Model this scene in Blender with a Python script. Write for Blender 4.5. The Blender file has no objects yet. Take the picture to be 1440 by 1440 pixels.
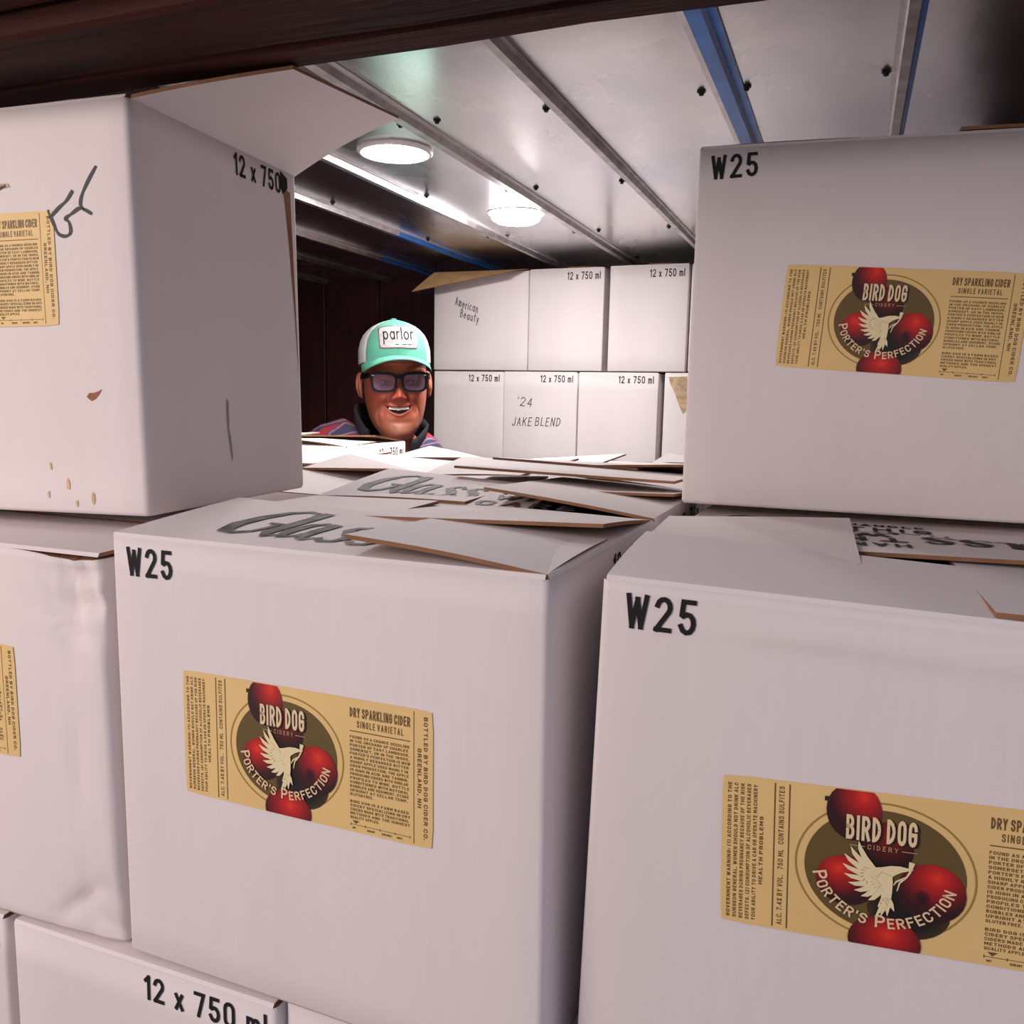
import bpy, math, random
from mathutils import Vector, Matrix
random.seed(7)
SC = bpy.context.scene
COL = SC.collection
sin, cos, pi = math.sin, math.cos, math.pi

# ------------------------------------------------------------------ camera
CAM = (0.0, 0.0, 1.44)
F_PX, YAW, PITCH, ROLL = 1208.3, math.radians(21.316), math.radians(7.694), math.radians(1.139)
cd = bpy.data.cameras.new('camera'); cam = bpy.data.objects.new('camera', cd); COL.objects.link(cam)
cd.sensor_width = 36.0; cd.sensor_fit = 'HORIZONTAL'; cd.lens = 36.0 * F_PX / 1440.0
cd.clip_start = 0.02
fw = Vector((-sin(YAW)*cos(PITCH), cos(YAW)*cos(PITCH), -sin(PITCH)))
ri = Vector((cos(YAW), sin(YAW), 0)); up = ri.cross(fw)
R_ = ri*cos(ROLL) + up*sin(ROLL); U_ = up*cos(ROLL) - ri*sin(ROLL)
m3 = Matrix((R_, U_, -fw)).transposed()
cam.matrix_world = Matrix.Translation(CAM) @ m3.to_4x4()
SC.camera = cam

# ------------------------------------------------------------------ world, added front light, exposure
wd = bpy.data.worlds.new('world'); SC.world = wd; wd.use_nodes = True
bg = wd.node_tree.nodes['Background']
bg.inputs[0].default_value = (0.88, 0.85, 1.0, 1); bg.inputs[1].default_value = 0.40
def area(name, loc, target, size, power, col):
    l = bpy.data.lights.new(name, 'AREA'); l.shape = 'DISK'; l.size = size; l.energy = power; l.color = col
    o = bpy.data.objects.new(name, l); COL.objects.link(o); o.location = loc
    o.rotation_euler = (Vector(target)-Vector(loc)).to_track_quat('-Z', 'Y').to_euler()
    return o
area('added_light_behind_camera', (-1.25, -0.85, 1.80), (-0.35, 0.5, 1.25), 1.0, 18.5, (1.0, 0.84, 0.74))  # unseen warm disc light, added near the opening to brighten the case fronts
SC.view_settings.view_transform = 'Standard'; SC.view_settings.look = 'None'
SC.view_settings.exposure = 0.0; SC.view_settings.gamma = 1.0
SC.view_settings.use_curve_mapping = False

# ------------------------------------------------------------------ helpers
def mat(name, base, rough=0.6, metal=0.0, var=0.0, vscale=8.0, bump=0.0, bscale=60.0, stretch=(1,1,1),
        attr=None, emit=None, strength=0.0, rough_var=0.0, alpha=None, trans=0.0, var_col=None, spec=None):
    m = bpy.data.materials.new(name); m.use_nodes = True
    nt = m.node_tree; N = nt.nodes; L = nt.links; b = N['Principled BSDF']
    c = (*base, 1) if len(base) == 3 else base
    b.inputs['Base Color'].default_value = c
    b.inputs['Roughness'].default_value = rough; b.inputs['Metallic'].default_value = metal
    if spec is not None: b.inputs['Specular IOR Level'].default_value = spec
    tc = N.new('ShaderNodeTexCoord'); mp = N.new('ShaderNodeMapping'); mp.inputs['Scale'].default_value = stretch
    L.new(tc.outputs['Object'], mp.inputs[0])
    if attr:
        a = N.new('ShaderNodeAttribute'); a.attribute_name = attr
        L.new(a.outputs['Color'], b.inputs['Base Color'])
    elif var > 0 or var_col:
        nz = N.new('ShaderNodeTexNoise'); nz.inputs['Scale'].default_value = vscale; nz.inputs['Detail'].default_value = 5
        L.new(mp.outputs[0], nz.inputs['Vector'])
        rp = N.new('ShaderNodeValToRGB')
        lo = [x*(1-var) for x in c[:3]]; hi = [min(1, x*(1+var)) for x in c[:3]]
        if var_col: lo = list(var_col); hi = list(c[:3])
        rp.color_ramp.elements[0].color = (*lo, 1); rp.color_ramp.elements[1].color = (*hi, 1)
        rp.color_ramp.elements[0].position = 0.34; rp.color_ramp.elements[1].position = 0.66
        L.new(nz.outputs['Fac'], rp.inputs[0]); L.new(rp.outputs[0], b.inputs['Base Color'])
    if rough_var > 0:
        n3 = N.new('ShaderNodeTexNoise'); n3.inputs['Scale'].default_value = vscale*1.7; n3.inputs['Detail'].default_value = 6
        L.new(mp.outputs[0], n3.inputs['Vector'])
        mr = N.new('ShaderNodeMapRange'); mr.inputs[3].default_value = rough-rough_var; mr.inputs[4].default_value = rough+rough_var
        mr.inputs[1].default_value = 0.3; mr.inputs[2].default_value = 0.7
        L.new(n3.outputs['Fac'], mr.inputs[0]); L.new(mr.outputs[0], b.inputs['Roughness'])
    if bump > 0:
        n2 = N.new('ShaderNodeTexNoise'); n2.inputs['Scale'].default_value = bscale; n2.inputs['Detail'].default_value = 4
        L.new(mp.outputs[0], n2.inputs['Vector'])
        bp_ = N.new('ShaderNodeBump'); bp_.inputs['Strength'].default_value = bump; bp_.inputs['Distance'].default_value = 0.004
        L.new(n2.outputs['Fac'], bp_.inputs['Height']); L.new(bp_.outputs[0], b.inputs['Normal'])
    if emit:
        b.inputs['Emission Color'].default_value = (*emit, 1); b.inputs['Emission Strength'].default_value = strength
    if trans: b.inputs['Transmission Weight'].default_value = trans
    if alpha is not None: b.inputs['Alpha'].default_value = alpha
    return m

def obj(name, verts, faces, mats, parent=None, idx=None, smooth=False, cols=None):
    me = bpy.data.meshes.new(name)
    off = Vector(parent['_o']) if parent is not None and '_o' in parent else Vector((0, 0, 0))
    me.from_pydata([tuple(Vector(v)-off) for v in verts], [], faces)
    if not isinstance(mats, (list, tuple)): mats = [mats]
    for m in mats: me.materials.append(m)
    if idx: me.polygons.foreach_set('material_index', idx)
    if smooth: me.polygons.foreach_set('use_smooth', [True]*len(me.polygons))
    if cols:
        at = me.color_attributes.new('col', 'FLOAT_COLOR', 'POINT')
        at.data.foreach_set('color', [x for c in cols for x in (c[0], c[1], c[2], 1.0)])
    me.update()
    o = bpy.data.objects.new(name, me); COL.objects.link(o)
    if parent is not None:
        o.parent = parent
        o['_o'] = tuple(off)
    return o

def root(name, loc, label, cat, group=None):
    o = bpy.data.objects.new(name, None); COL.objects.link(o); o.location = loc
    o.empty_display_size = 0.05
    o['_o'] = tuple(loc); o['label'] = label; o['category'] = cat
    if group: o['group'] = group
    return o

def struct(o): o['kind'] = 'structure'; return o

def boxmesh(x0, x1, y0, y1, z0, z1):
    v = [(x, y, z) for z in (z0, z1) for y in (y0, y1) for x in (x0, x1)]
    f = [(0,2,3,1), (4,5,7,6), (0,1,5,4), (2,6,7,3), (0,4,6,2), (1,3,7,5)]
    return v, f

def bevel_box(x0, x1, y0, y1, z0, z1, b):
    """box with chamfered edges (24 verts)"""
    v, idx = [], {}
    for i, x in enumerate((x0, x1)):
        for j, y in enumerate((y0, y1)):
            for k, z in enumerate((z0, z1)):
                sx = b if i == 0 else -b; sy = b if j == 0 else -b; sz = b if k == 0 else -b
                for ax, p in enumerate(((x, y+sy, z+sz), (x+sx, y, z+sz), (x+sx, y+sy, z))):
                    idx[(i,j,k,ax)] = len(v); v.append(p)
    f = []
    q = ((0,0),(0,1),(1,1),(1,0))
    for s in (0, 1):
        f.append([idx[(s,a,c,0)] for a, c in q][::(1 if s else -1)])
        f.append([idx[(a,s,c,1)] for a, c in q][::(-1 if s else 1)])
        f.append([idx[(a,c,s,2)] for a, c in q][::(1 if s else -1)])
    for a in (0, 1):
        for c in (0, 1):
            f.append((idx[(a,c,0,0)], idx[(a,c,1,0)], idx[(a,c,1,1)], idx[(a,c,0,1)]))
            f.append((idx[(a,0,c,0)], idx[(a,1,c,0)], idx[(a,1,c,2)], idx[(a,0,c,2)]))
            f.append((idx[(0,a,c,1)], idx[(1,a,c,1)], idx[(1,a,c,2)], idx[(0,a,c,2)]))
            for k in (0, 1): f.append((idx[(a,c,k,0)], idx[(a,c,k,1)], idx[(a,c,k,2)]))
    # unify winding via outward test
    cx, cy, cz = (x0+x1)/2, (y0+y1)/2, (z0+z1)/2
    out = []
    for fc in f:
        p = [Vector(v[i]) for i in fc]; n = (p[1]-p[0]).cross(p[2]-p[0]); c = sum(p, Vector())/len(p)
        out.append(tuple(fc) if n.dot(c-Vector((cx,cy,cz))) > 0 else tuple(fc[::-1]))
    return v, out

def grid_faces(nu, nv, wrap=False, base=0):
    f = []
    for j in range(nv-1):
        for i in range(nu if wrap else nu-1):
            a = base+j*nu+i; b_ = base+j*nu+(i+1) % nu
            f.append((a, b_, b_+nu, a+nu))
    return f

def interp(tab, x):
    if x <= tab[0][0]: return tab[0][1]
    for (a, p), (b, q) in zip(tab, tab[1:]):
        if x <= b:
            t = (x-a)/(b-a); t = t*t*(3-2*t)*0.4+t*0.6
            return p+(q-p)*t
    return tab[-1][1]

# ------------------------------------------------------------------ stroke lettering
def arc(cx, cy, rx, ry, a0, a1, n=7):
    return [(cx+rx*cos(math.radians(a0+(a1-a0)*i/n)), cy+ry*sin(math.radians(a0+(a1-a0)*i/n))) for i in range(n+1)]
def _bowl(x0, x1, y0, y1):   # D-shaped bowl from (x0,y1) to (x0,y0)
    r = min((x1-x0), (y1-y0)/2)
    return [(x0, y1), (x1-r, y1)] + arc(x1-r, y1-r, r, r, 90, 0, 4) + arc(x1-r, y0+r, r, r, 0, -90, 4) + [(x0, y0)]
w = .5; r = .25
_oval = arc(r, .75, r, .25, 0, 180, 6) + arc(r, .25, r, .25, 180, 360, 6); _oval.append(_oval[0])
G = {
 'A': (w, [[(0,0),(.25,1),(.5,0)], [(.09,.33),(.41,.33)]]),
 'B': (w, [[(0,0),(0,1)], _bowl(0,.45,.53,1), _bowl(0,.5,0,.53)]),
 'C': (w, [arc(r,.75,r,.25,0,180,6)+arc(r,.25,r,.25,180,360,6)]),
 'D': (w, [[(0,0),(0,1)], _bowl(0,.5,0,1)]),
 'E': (.42, [[(.42,1),(0,1),(0,0),(.42,0)], [(0,.53),(.36,.53)]]),
 'F': (.42, [[(.42,1),(0,1),(0,0)], [(0,.53),(.36,.53)]]),
 'G': (w, [arc(r,.75,r,.25,0,180,6)+arc(r,.25,r,.25,180,360,6)+[(.5,.48),(.28,.48)]]),
 'H': (w, [[(0,0),(0,1)], [(.5,0),(.5,1)], [(0,.53),(.5,.53)]]),
 'I': (.0, [[(0,0),(0,1)]]),
 'J': (.4, [[(.4,1)]+arc(.2,.22,.2,.22,0,-180,6)]),
 'K': (w, [[(0,0),(0,1)], [(.5,1),(0,.42)], [(.16,.6),(.5,0)]]),
 'L': (.4, [[(0,1),(0,0),(.4,0)]]),
 'M': (.62, [[(0,0),(0,1),(.31,.35),(.62,1),(.62,0)]]),
 'N': (w, [[(0,0),(0,1),(.5,0),(.5,1)]]),
 'O': (w, [_oval]), '0': (w, [_oval]),
 'P': (w, [[(0,0),(0,1)], _bowl(0,.5,.45,1)]),
 'R': (w, [[(0,0),(0,1)], _bowl(0,.5,.48,1), [(.25,.48),(.5,0)]]),
 'S': (w, [arc(r,.75,r,.25,10,200,7)+arc(r,.25,r,.27,90,-170,8)[1:]]),
 'T': (w, [[(0,1),(.5,1)], [(.25,1),(.25,0)]]),
 'U': (w, [[(0,1)]+arc(r,.25,r,.25,180,360,6)+[(.5,1)]]),
 'V': (w, [[(0,1),(.25,0),(.5,1)]]),
 'W': (.72, [[(0,1),(.18,0),(.36,.9),(.54,0),(.72,1)]]),
 'X': (w, [[(0,0),(.5,1)], [(0,1),(.5,0)]]),
 'Y': (w, [[(0,1),(.25,.48),(.5,1)], [(.25,.48),(.25,0)]]),
 'Q': (w, [_oval, [(.3,.2),(.5,0)]]), 'Z': (w, [[(0,1),(.5,1),(0,0),(.5,0)]]),
 '1': (.2, [[(0,.82),(.2,1),(.2,0)]]),
 '2': (w, [arc(r,.74,r,.26,170,-30,7)+[(0,0),(.5,0)]]),
 '4': (w, [[(.36,0),(.36,1),(0,.3),(.5,.3)]]),
 '5': (w, [[(.47,1),(.07,1),(.03,.56)]+arc(r,.3,r,.3,130,-160,9)]),
 '7': (w, [[(0,1),(.5,1),(.18,0)]]),
 '8': (w, [arc(r,.76,.22,.24,0,360,8), arc(r,.27,.25,.27,0,360,8)]),
 '.': (.0, [[(0,0),(0,.08)]]), ',': (.0, [[(0,.06),(0,-.12)]]), "'": (.0, [[(0,1),(0,.8)]]), '%': (w, [[(0,0),(.5,1)], arc(.1,.85,.1,.12,0,360,5), arc(.4,.15,.1,.12,0,360,5)]),
 '(': (.12, [arc(.3,.5,.3,.6,120,240,5)]), ')': (.12, [arc(-.15,.5,.3,.6,60,-60,5)]), '-': (.25, [[(0,.45),(.25,.45)]]), ':': (0, [[(0,.1),(0,.2)], [(0,.6),(0,.7)]]),
 'x': (.36, [[(0,0),(.36,.62)], [(0,.62),(.36,0)]]),
 'm': (.62, [[(0,0),(0,.66)], [(0,.5)]+arc(.155,.5,.155,.16,180,0,5)+[(.31,0)], [(.31,.5)]+arc(.465,.5,.155,.16,180,0,5)+[(.62,0)]]),
 'l': (.0, [[(0,0),(0,1)]]),
 'p': (.5, [[(0,-.4),(0,.62)], arc(.25,.31,.25,.31,0,360,12)]),
 'a': (.5, [arc(.25,.31,.25,.31,0,360,12), [(.5,0),(.5,.62)]]),
 'o': (.56, [arc(.28,.31,.28,.31,0,360,12)]),
 'r': (.28, [[(0,0),(0,.62)], [(0,.36)]+arc(.24,.36,.24,.26,180,70,4)]),
 'e': (.44, [[(0,.33),(.44,.33)]+arc(.22,.31,.22,.31,0,310,9)]),
 'i': (.0, [[(0,0),(0,.6)], [(0,.8),(0,.86)]]), 'c': (.4, [arc(.22,.31,.22,.31,50,310,8)]),
 'n': (.4, [[(0,0),(0,.62)], [(0,.42)]+arc(.2,.42,.2,.2,180,0,5)+[(.4,0)]]),
 'u': (.4, [[(0,.62)]+arc(.2,.2,.2,.2,180,360,5)+[(.4,.62)], [(.4,.2),(.42,0)]]),
 't': (.3, [[(.15,1),(.15,.1),(.28,0)], [(0,.65),(.3,.65)]]), 'y': (.4, [[(0,.62),(.2,.05)], [(.4,.62),(.1,-.35)]]),
}
def ribbon(pts, wd, V, Fc, closed_ok=True, caps=0.0):
    """flat ribbon along pts; wd a number or one number per point"""
    n = len(pts)
    if n < 2: return
    P = [Vector((p[0], p[1])) for p in pts]
    for i in range(1, n-1):      # sharp corner: two butt-ended strokes
        e0, e1 = P[i]-P[i-1], P[i+1]-P[i]
        if e0.length > 1e-9 and e1.length > 1e-9 and e0.normalized().dot(e1.normalized()) < -.45:
            lw = list(wd) if isinstance(wd, (list, tuple)) else None
            ribbon(pts[:i+1], lw[:i+1] if lw else wd, V, Fc, False, caps); ribbon(pts[i:], lw[i:] if lw else wd, V, Fc, False, caps)
            return
    closed = closed_ok and n > 3 and (P[0]-P[-1]).length < 1e-6
    b = len(V)
    for i in range(n):
        if closed and i in (0, n-1): d0 = (P[n-1]-P[n-2]); d1 = (P[1]-P[0])
        else:
            d0 = (P[i]-P[i-1]) if i > 0 else (P[1]-P[0]); d1 = (P[i+1]-P[i]) if i < n-1 else (P[i]-P[i-1])
        if d0.length < 1e-9: d0 = d1
        if d1.length < 1e-9: d1 = d0
        d0 = d0.normalized(); d1 = d1.normalized()
        t = d0+d1
        t = t.normalized() if t.length > 1e-6 else d1
        k = min(1.0/max(0.35, t.dot(d1)), 2.2)
        hw = (wd[i] if isinstance(wd, (list, tuple)) else wd)/2*k
        nn = Vector((-t.y, t.x))*hw
        p = P[i]
        if caps and not closed:
            if i == 0: p = p-d1*caps
            if i == n-1: p = p+d0*caps
        V.append((p.x+nn.x, p.y+nn.y)); V.append((p.x-nn.x, p.y-nn.y))
    for i in range(n-1):
        a = b+2*i; Fc.append((a+1, a+3, a+2, a))
def text2d(s, h, weight, xs=1.0, track=.2, space=.34, V=None, Fc=None, x=0, y=0, jit=0, sub=0):
    """lettering as ribbons; returns verts, faces, advance width"""
    V = [] if V is None else V; Fc = [] if Fc is None else Fc
    x0 = x
    for ch in s:
        if ch == ' ': x += space*h*xs; continue
        if ch not in G: continue
        gw, st = G[ch]
        jy = random.uniform(-jit, jit)*h; js = 1+random.uniform(-jit, jit)
        ht = weight*h/2
        for pl in st:
            if sub:
                q_ = [pl[0]]
                for a_, b_ in zip(pl, pl[1:]):
                    k_ = max(1, int(math.hypot(b_[0]-a_[0], b_[1]-a_[1])/sub))
                    q_ += [(a_[0]+(b_[0]-a_[0])*i_/k_, a_[1]+(b_[1]-a_[1])*i_/k_) for i_ in range(1, k_+1)]
                pl = q_
            ribbon([(x+ht+px*xs*h*js, y+jy+(ht+py*(h-2*ht) if ch not in "pay,(" or True else py*h)) for px, py in pl], weight*h, V, Fc, caps=ht)
        x += gw*xs*h*js+weight*h+track*h*xs
    return V, Fc, x-track*h*xs-x0
def textw(s, h, weight, xs, track=.2, space=.34):
    return text2d(s, h, weight, xs, track, space)[2]

def script_glass(h):
    """slanted high-contrast script word, height h"""
    V, Fc = [], []
    S = .06
    def st(pts, wds, ox):
        ribbon([((ox+px+py*S)*h, py*h) for px, py in pts], [q*h*1.12 for q in wds], V, Fc, closed_ok=False)
    st([(.50,.80),(.47,.95),(.32,1.0),(.16,.88),(.05,.6),(.02,.3),(.10,.06),(.24,0),(.38,.1),(.43,.28),(.43,.42)], [.04,.05,.05,.08,.13,.15,.13,.06,.05,.06,.05], 0)
    st([(.30,.42),(.54,.42)], [.05,.05], 0)
    st([(.50,1.0),(.50,.75),(.50,.4),(.50,.12),(.56,0),(.66,.06)], [.12,.13,.13,.12,.06,.03], .06)
    st([(.92,.52),(.80,.60),(.70,.5),(.66,.25),(.72,.03),(.82,.06),(.91,.3)], [.05,.05,.09,.13,.07,.04,.04], .06)
    st([(.93,.60),(.91,.3),(.93,.05),(1.0,.0),(1.08,.08)], [.11,.12,.09,.05,.03], .06)
    for k in (0, 1):
        st([(1.38,.48),(1.30,.60),(1.20,.56),(1.17,.44),(1.28,.3),(1.36,.17),(1.30,.03),(1.18,0),(1.09,.10)], [.07,.05,.05,.10,.13,.10,.05,.05,.08], .07+k*.34)
    return V, Fc

# ------------------------------------------------------------------ materials
M_white = mat('white_cardboard', (0.80, 0.73, 0.728), .82, var=.035, vscale=5, bump=.10, bscale=90, stretch=(1, 1, .25), spec=.25)
M_flap = mat('white_flap_board', (0.80, 0.73, 0.728), .80, var=.03, vscale=7, bump=.10, bscale=70, stretch=(.4, 1, 1), spec=.25)
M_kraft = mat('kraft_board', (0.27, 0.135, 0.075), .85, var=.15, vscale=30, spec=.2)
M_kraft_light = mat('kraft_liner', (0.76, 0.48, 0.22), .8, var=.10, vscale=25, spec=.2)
M_ink = mat('black_print', (0.018, 0.016, 0.018), .7, spec=.2)
M_ink_worn = mat('worn_grey_print', (0.045, 0.038, 0.040), .7, var_col=(.20, .175, .18), vscale=60, spec=.2)
M_pen = mat('marker_ink', (0.03, 0.03, 0.035), .6)
M_cream = mat('label_paper', (0.82, 0.57, 0.235), .55, var=.03, vscale=20)
M_print = mat('label_print', (1, 1, 1), .55, attr='col')
M_wood = mat('dark_stained_wood', (0.036, 0.0090, 0.0062), .7, var=.55, vscale=5, bump=.5, bscale=22, stretch=(.7, 7, 7), spec=.15)
M_wall = mat('dark_red_wall_board', (0.040, 0.0045, 0.0055), .5, var=.4, vscale=6, bump=.2, bscale=20, stretch=(5, 5, .6))
M_alu = mat('aluminium_roof_sheet', (0.93, 0.91, 0.92), .25, 1.0, var_col=(.66, .68, .76), vscale=2.6, bump=.12, bscale=16, stretch=(1, .6, 1), rough_var=.05)  # bluish patches put a reflected blue tint into the sheet colour
M_rib = mat('rib_metal', (0.62, 0.58, 0.58), .42, 1.0, var=.2, vscale=30)
M_ribw = mat('rib_bright_metal', (0.82, 0.79, 0.80), .38, 0.7, var=.08, vscale=30)
M_blue = mat('blue_rib_colour', (0.035, 0.19, 0.62), .35, var=.15, vscale=20)  # plain blue for some of the rib faces
M_screw = mat('dark_screw', (0.02, 0.018, 0.02), .45, .6)
M_floor = mat('plywood_floor', (0.16, 0.09, 0.05), .7, var=.3, vscale=5, stretch=(6, .5, 1))
M_lamp = mat('lamp_lens', (1, 1, 1), .5, emit=(1.0, .955, .93), strength=225)
M_trim = mat('lamp_trim_white', (0.8, 0.78, 0.77), .4)

# ------------------------------------------------------------------ the setting
CEIL = 1.865; YB = 2.90
o = struct(obj('floor', *boxmesh(-2.45, 1.45, -2.5, 2.95, -.05, 0), M_floor))
def wall_boards(name, a0, a1, n, place, mat_):
    wroot = bpy.data.objects.new(name, None); COL.objects.link(wroot); wroot['kind'] = 'structure'; wroot['_o'] = (0, 0, 0)
    wroot.empty_display_size = .05
    st = (a1-a0)/n
    for i in range(n):
        p0 = a0+i*st+.0025; p1 = a0+(i+1)*st-.0025
        d = random.uniform(-.002, .002)
        obj('board', *place(p0, p1, d), mat_, wroot)
    obj('backing', *place(a0, a1, .022), mat_, wroot)
    return wroot
wall_boards('wall_back', -2.40, 1.40, 16, lambda a, b, d: bevel_box(a, b, YB+d, YB+.02+d, 0, 1.90, .0015), M_wall)
wall_boards('wall_left', .54, YB, 10, lambda a, b, d: bevel_box(-2.40-d-.02, -2.40-d, a, b, 0, 1.90, .0015), M_wall)
wall_boards('wall_right', .54, YB, 10, lambda a, b, d: bevel_box(1.38+d, 1.40+d, a, b, 0, 1.90, .0015), M_wall)

ceil = bpy.data.objects.new('ceiling', None); COL.objects.link(ceil); ceil['kind'] = 'structure'; ceil['_o'] = (0, 0, 0)
ceil.empty_display_size = .05
ribs = [-2.40, -2.165, -1.915, -1.645, -1.405, -1.148, -.910, -.672, -.428, -.188, .033, .270, .51, .75, .99, 1.23, 1.40]
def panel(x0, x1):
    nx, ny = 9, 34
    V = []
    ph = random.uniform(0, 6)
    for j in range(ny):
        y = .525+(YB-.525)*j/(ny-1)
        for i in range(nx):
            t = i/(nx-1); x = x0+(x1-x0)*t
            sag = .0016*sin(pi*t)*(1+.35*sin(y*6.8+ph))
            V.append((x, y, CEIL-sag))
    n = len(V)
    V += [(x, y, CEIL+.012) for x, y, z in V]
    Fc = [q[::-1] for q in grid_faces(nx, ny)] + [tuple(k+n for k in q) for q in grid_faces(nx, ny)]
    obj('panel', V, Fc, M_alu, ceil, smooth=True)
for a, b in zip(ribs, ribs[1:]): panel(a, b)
def rib(xc, hw, kind, blue_from=None):
    # cross-section: flange, side, sole, side, flange  (each strip its own material)
    h = .013; s = hw*.42; fl = .0022
    prof = [(-hw, 0), (-hw, -fl), (-s-.002, -fl), (-s, -h), (s, -h), (s+.002, -fl), (hw, -fl), (hw, 0)]
    m = {'blue': [1, 1, 0, 2, 1, 2, 0], 'blue2': [1, 1, 1, 0, 2, 2, 2], 'plain': [1, 1, 0, 0, 0, 1, 1], 'bluel': [1, 1, 2, 2, 2, 1, 1], 'grey': [0]*7}[kind]
    V, Fc, ix = [], [], []
    ys = [.525+(YB-.53)*k/20 for k in range(21)]
    for y in ys:
        for px, pz in prof: V.append((xc+px, y, CEIL-.0008+pz))
    for j in range(20):
        for i in range(7):
            a = j*8+i; Fc.append((a, a+8, a+9, a+1)); ix.append(2 if blue_from and ys[j] > blue_from and i in (2, 3, 4) else m[i])
    e0 = tuple(range(8)); e1 = tuple(160+k for k in range(8))
    Fc += [e0, e1[::-1]]; ix += [1, 1]
    obj('rib', V, Fc, [M_rib, M_ribw, M_blue], ceil, idx=ix)
for xc, hw, *k in [(-2.165,.014,'plain'),(-1.915,.014,'plain'),(-1.645,.014,'plain'),(-1.405,.015,'plain', 2.35),(-1.148,.017,'plain', 2.0),(-.910,.015,'plain'),(-.672,.019,'plain'),
                  (-.428,.0135,'grey'),(-.188,.0215,'blue'),(.033,.014,'blue2'),(.270,.015,'plain'),(.51,.015,'plain'),(.75,.015,'plain'),(.99,.015,'plain'),(1.23,.015,'plain')]:
    rib(xc, hw, *k)
# screws either side of the ribs
sv, sf = [], []
for k, (rr, zz) in enumerate(((.0062, 0), (.0062, -.0018), (.0040, -.0022), (.0032, -.0058), (.0, -.0062))):
    for i in range(8): sv.append((rr*cos(i*pi/4), rr*sin(i*pi/4), zz))
sf = [q[::-1] for q in grid_faces(8, 5, wrap=True)]
s_me = bpy.data.meshes.new('screw'); s_me.from_pydata(sv, [], sf); s_me.materials.append(M_screw)
for xc, offs in ((-1.405,(-.03,)),(-1.148,(.03,-.03)),(-.910,(-.028,.028)),(-.672,(-.025,.040)),(-.428,(-.024,)),(-.188,(-.036,.025)),(.033,(-.021,)),(.27,(-.03,))):
    for dx in offs:
        for y in (1.265, 1.718, 2.188, 2.62):
            so = bpy.data.objects.new('screw', s_me); COL.objects.link(so); so.parent = ceil; so.location = (xc+dx, y, CEIL-.001)

# timber header over the opening (rear strip, main beam, front plank) and the wall above it
def plank(name, x0, x1, y0, y1, z0, z1, wob=.002):
    V, Fc = [], []
    nx = 40
    b = .003
    sec = [(y0+b, z0), (y1-b, z0), (y1, z0+b), (y1, z1), (y0, z1), (y0, z0+b)]
    rnd = [[random.uniform(-wob, wob) for _ in range(2)] for _ in range(nx)]
    for i in range(nx):
        x = x0+(x1-x0)*i/(nx-1)
        for y, z in sec: V.append((x, y+(rnd[i][0] if y < (y0+y1)/2 else rnd[i][1])*.5, z+(rnd[i][0]*.5 if z < (z0+z1)/2 else 0)))
    for i in range(nx-1):
        for k in range(6): a = i*6+k; c = i*6+(k+1) % 6; Fc.append((a, a+6, c+6, c))
    Fc += [tuple(range(6)), tuple((nx-1)*6+k for k in range(6))[::-1]]
    return struct(obj(name, V, Fc, M_wood))
plank('trim_1', -2.4, 1.4, .4885, .5195, 1.657, 1.700)
plank('trim_2', -2.4, 1.4, .4215, .4855, 1.657, 1.800)
plank('trim_3', -2.4, 1.4, .392, .4195, 1.672, 1.930)
plank('wall_front', -2.4, 1.4, .4865, .522, 1.702, 1.905, 0)

# plywood decks under the stacks
def deck(name, x0, x1, y0, y1, z):
    V, Fc = bevel_box(x0, x1, y0, y1, z-.03, z, .002)
    for px in (x0, x1-.05):
        for py in (y0, y1-.05):
            v, f = bevel_box(px, px+.05, py, py+.05, 0, z-.0305, .002); b = len(V); V += v; Fc += [tuple(k+b for k in q) for q in f]
    return struct(obj(name, V, Fc, M_floor))
deck('floor_deck', -.95, .40, .425, .755, .745)
deck('floor_deck', -1.20, .40, .765, 1.55, 1.043)
deck('floor_deck', -1.30, .75, 2.535, 2.88, 1.212)

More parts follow.
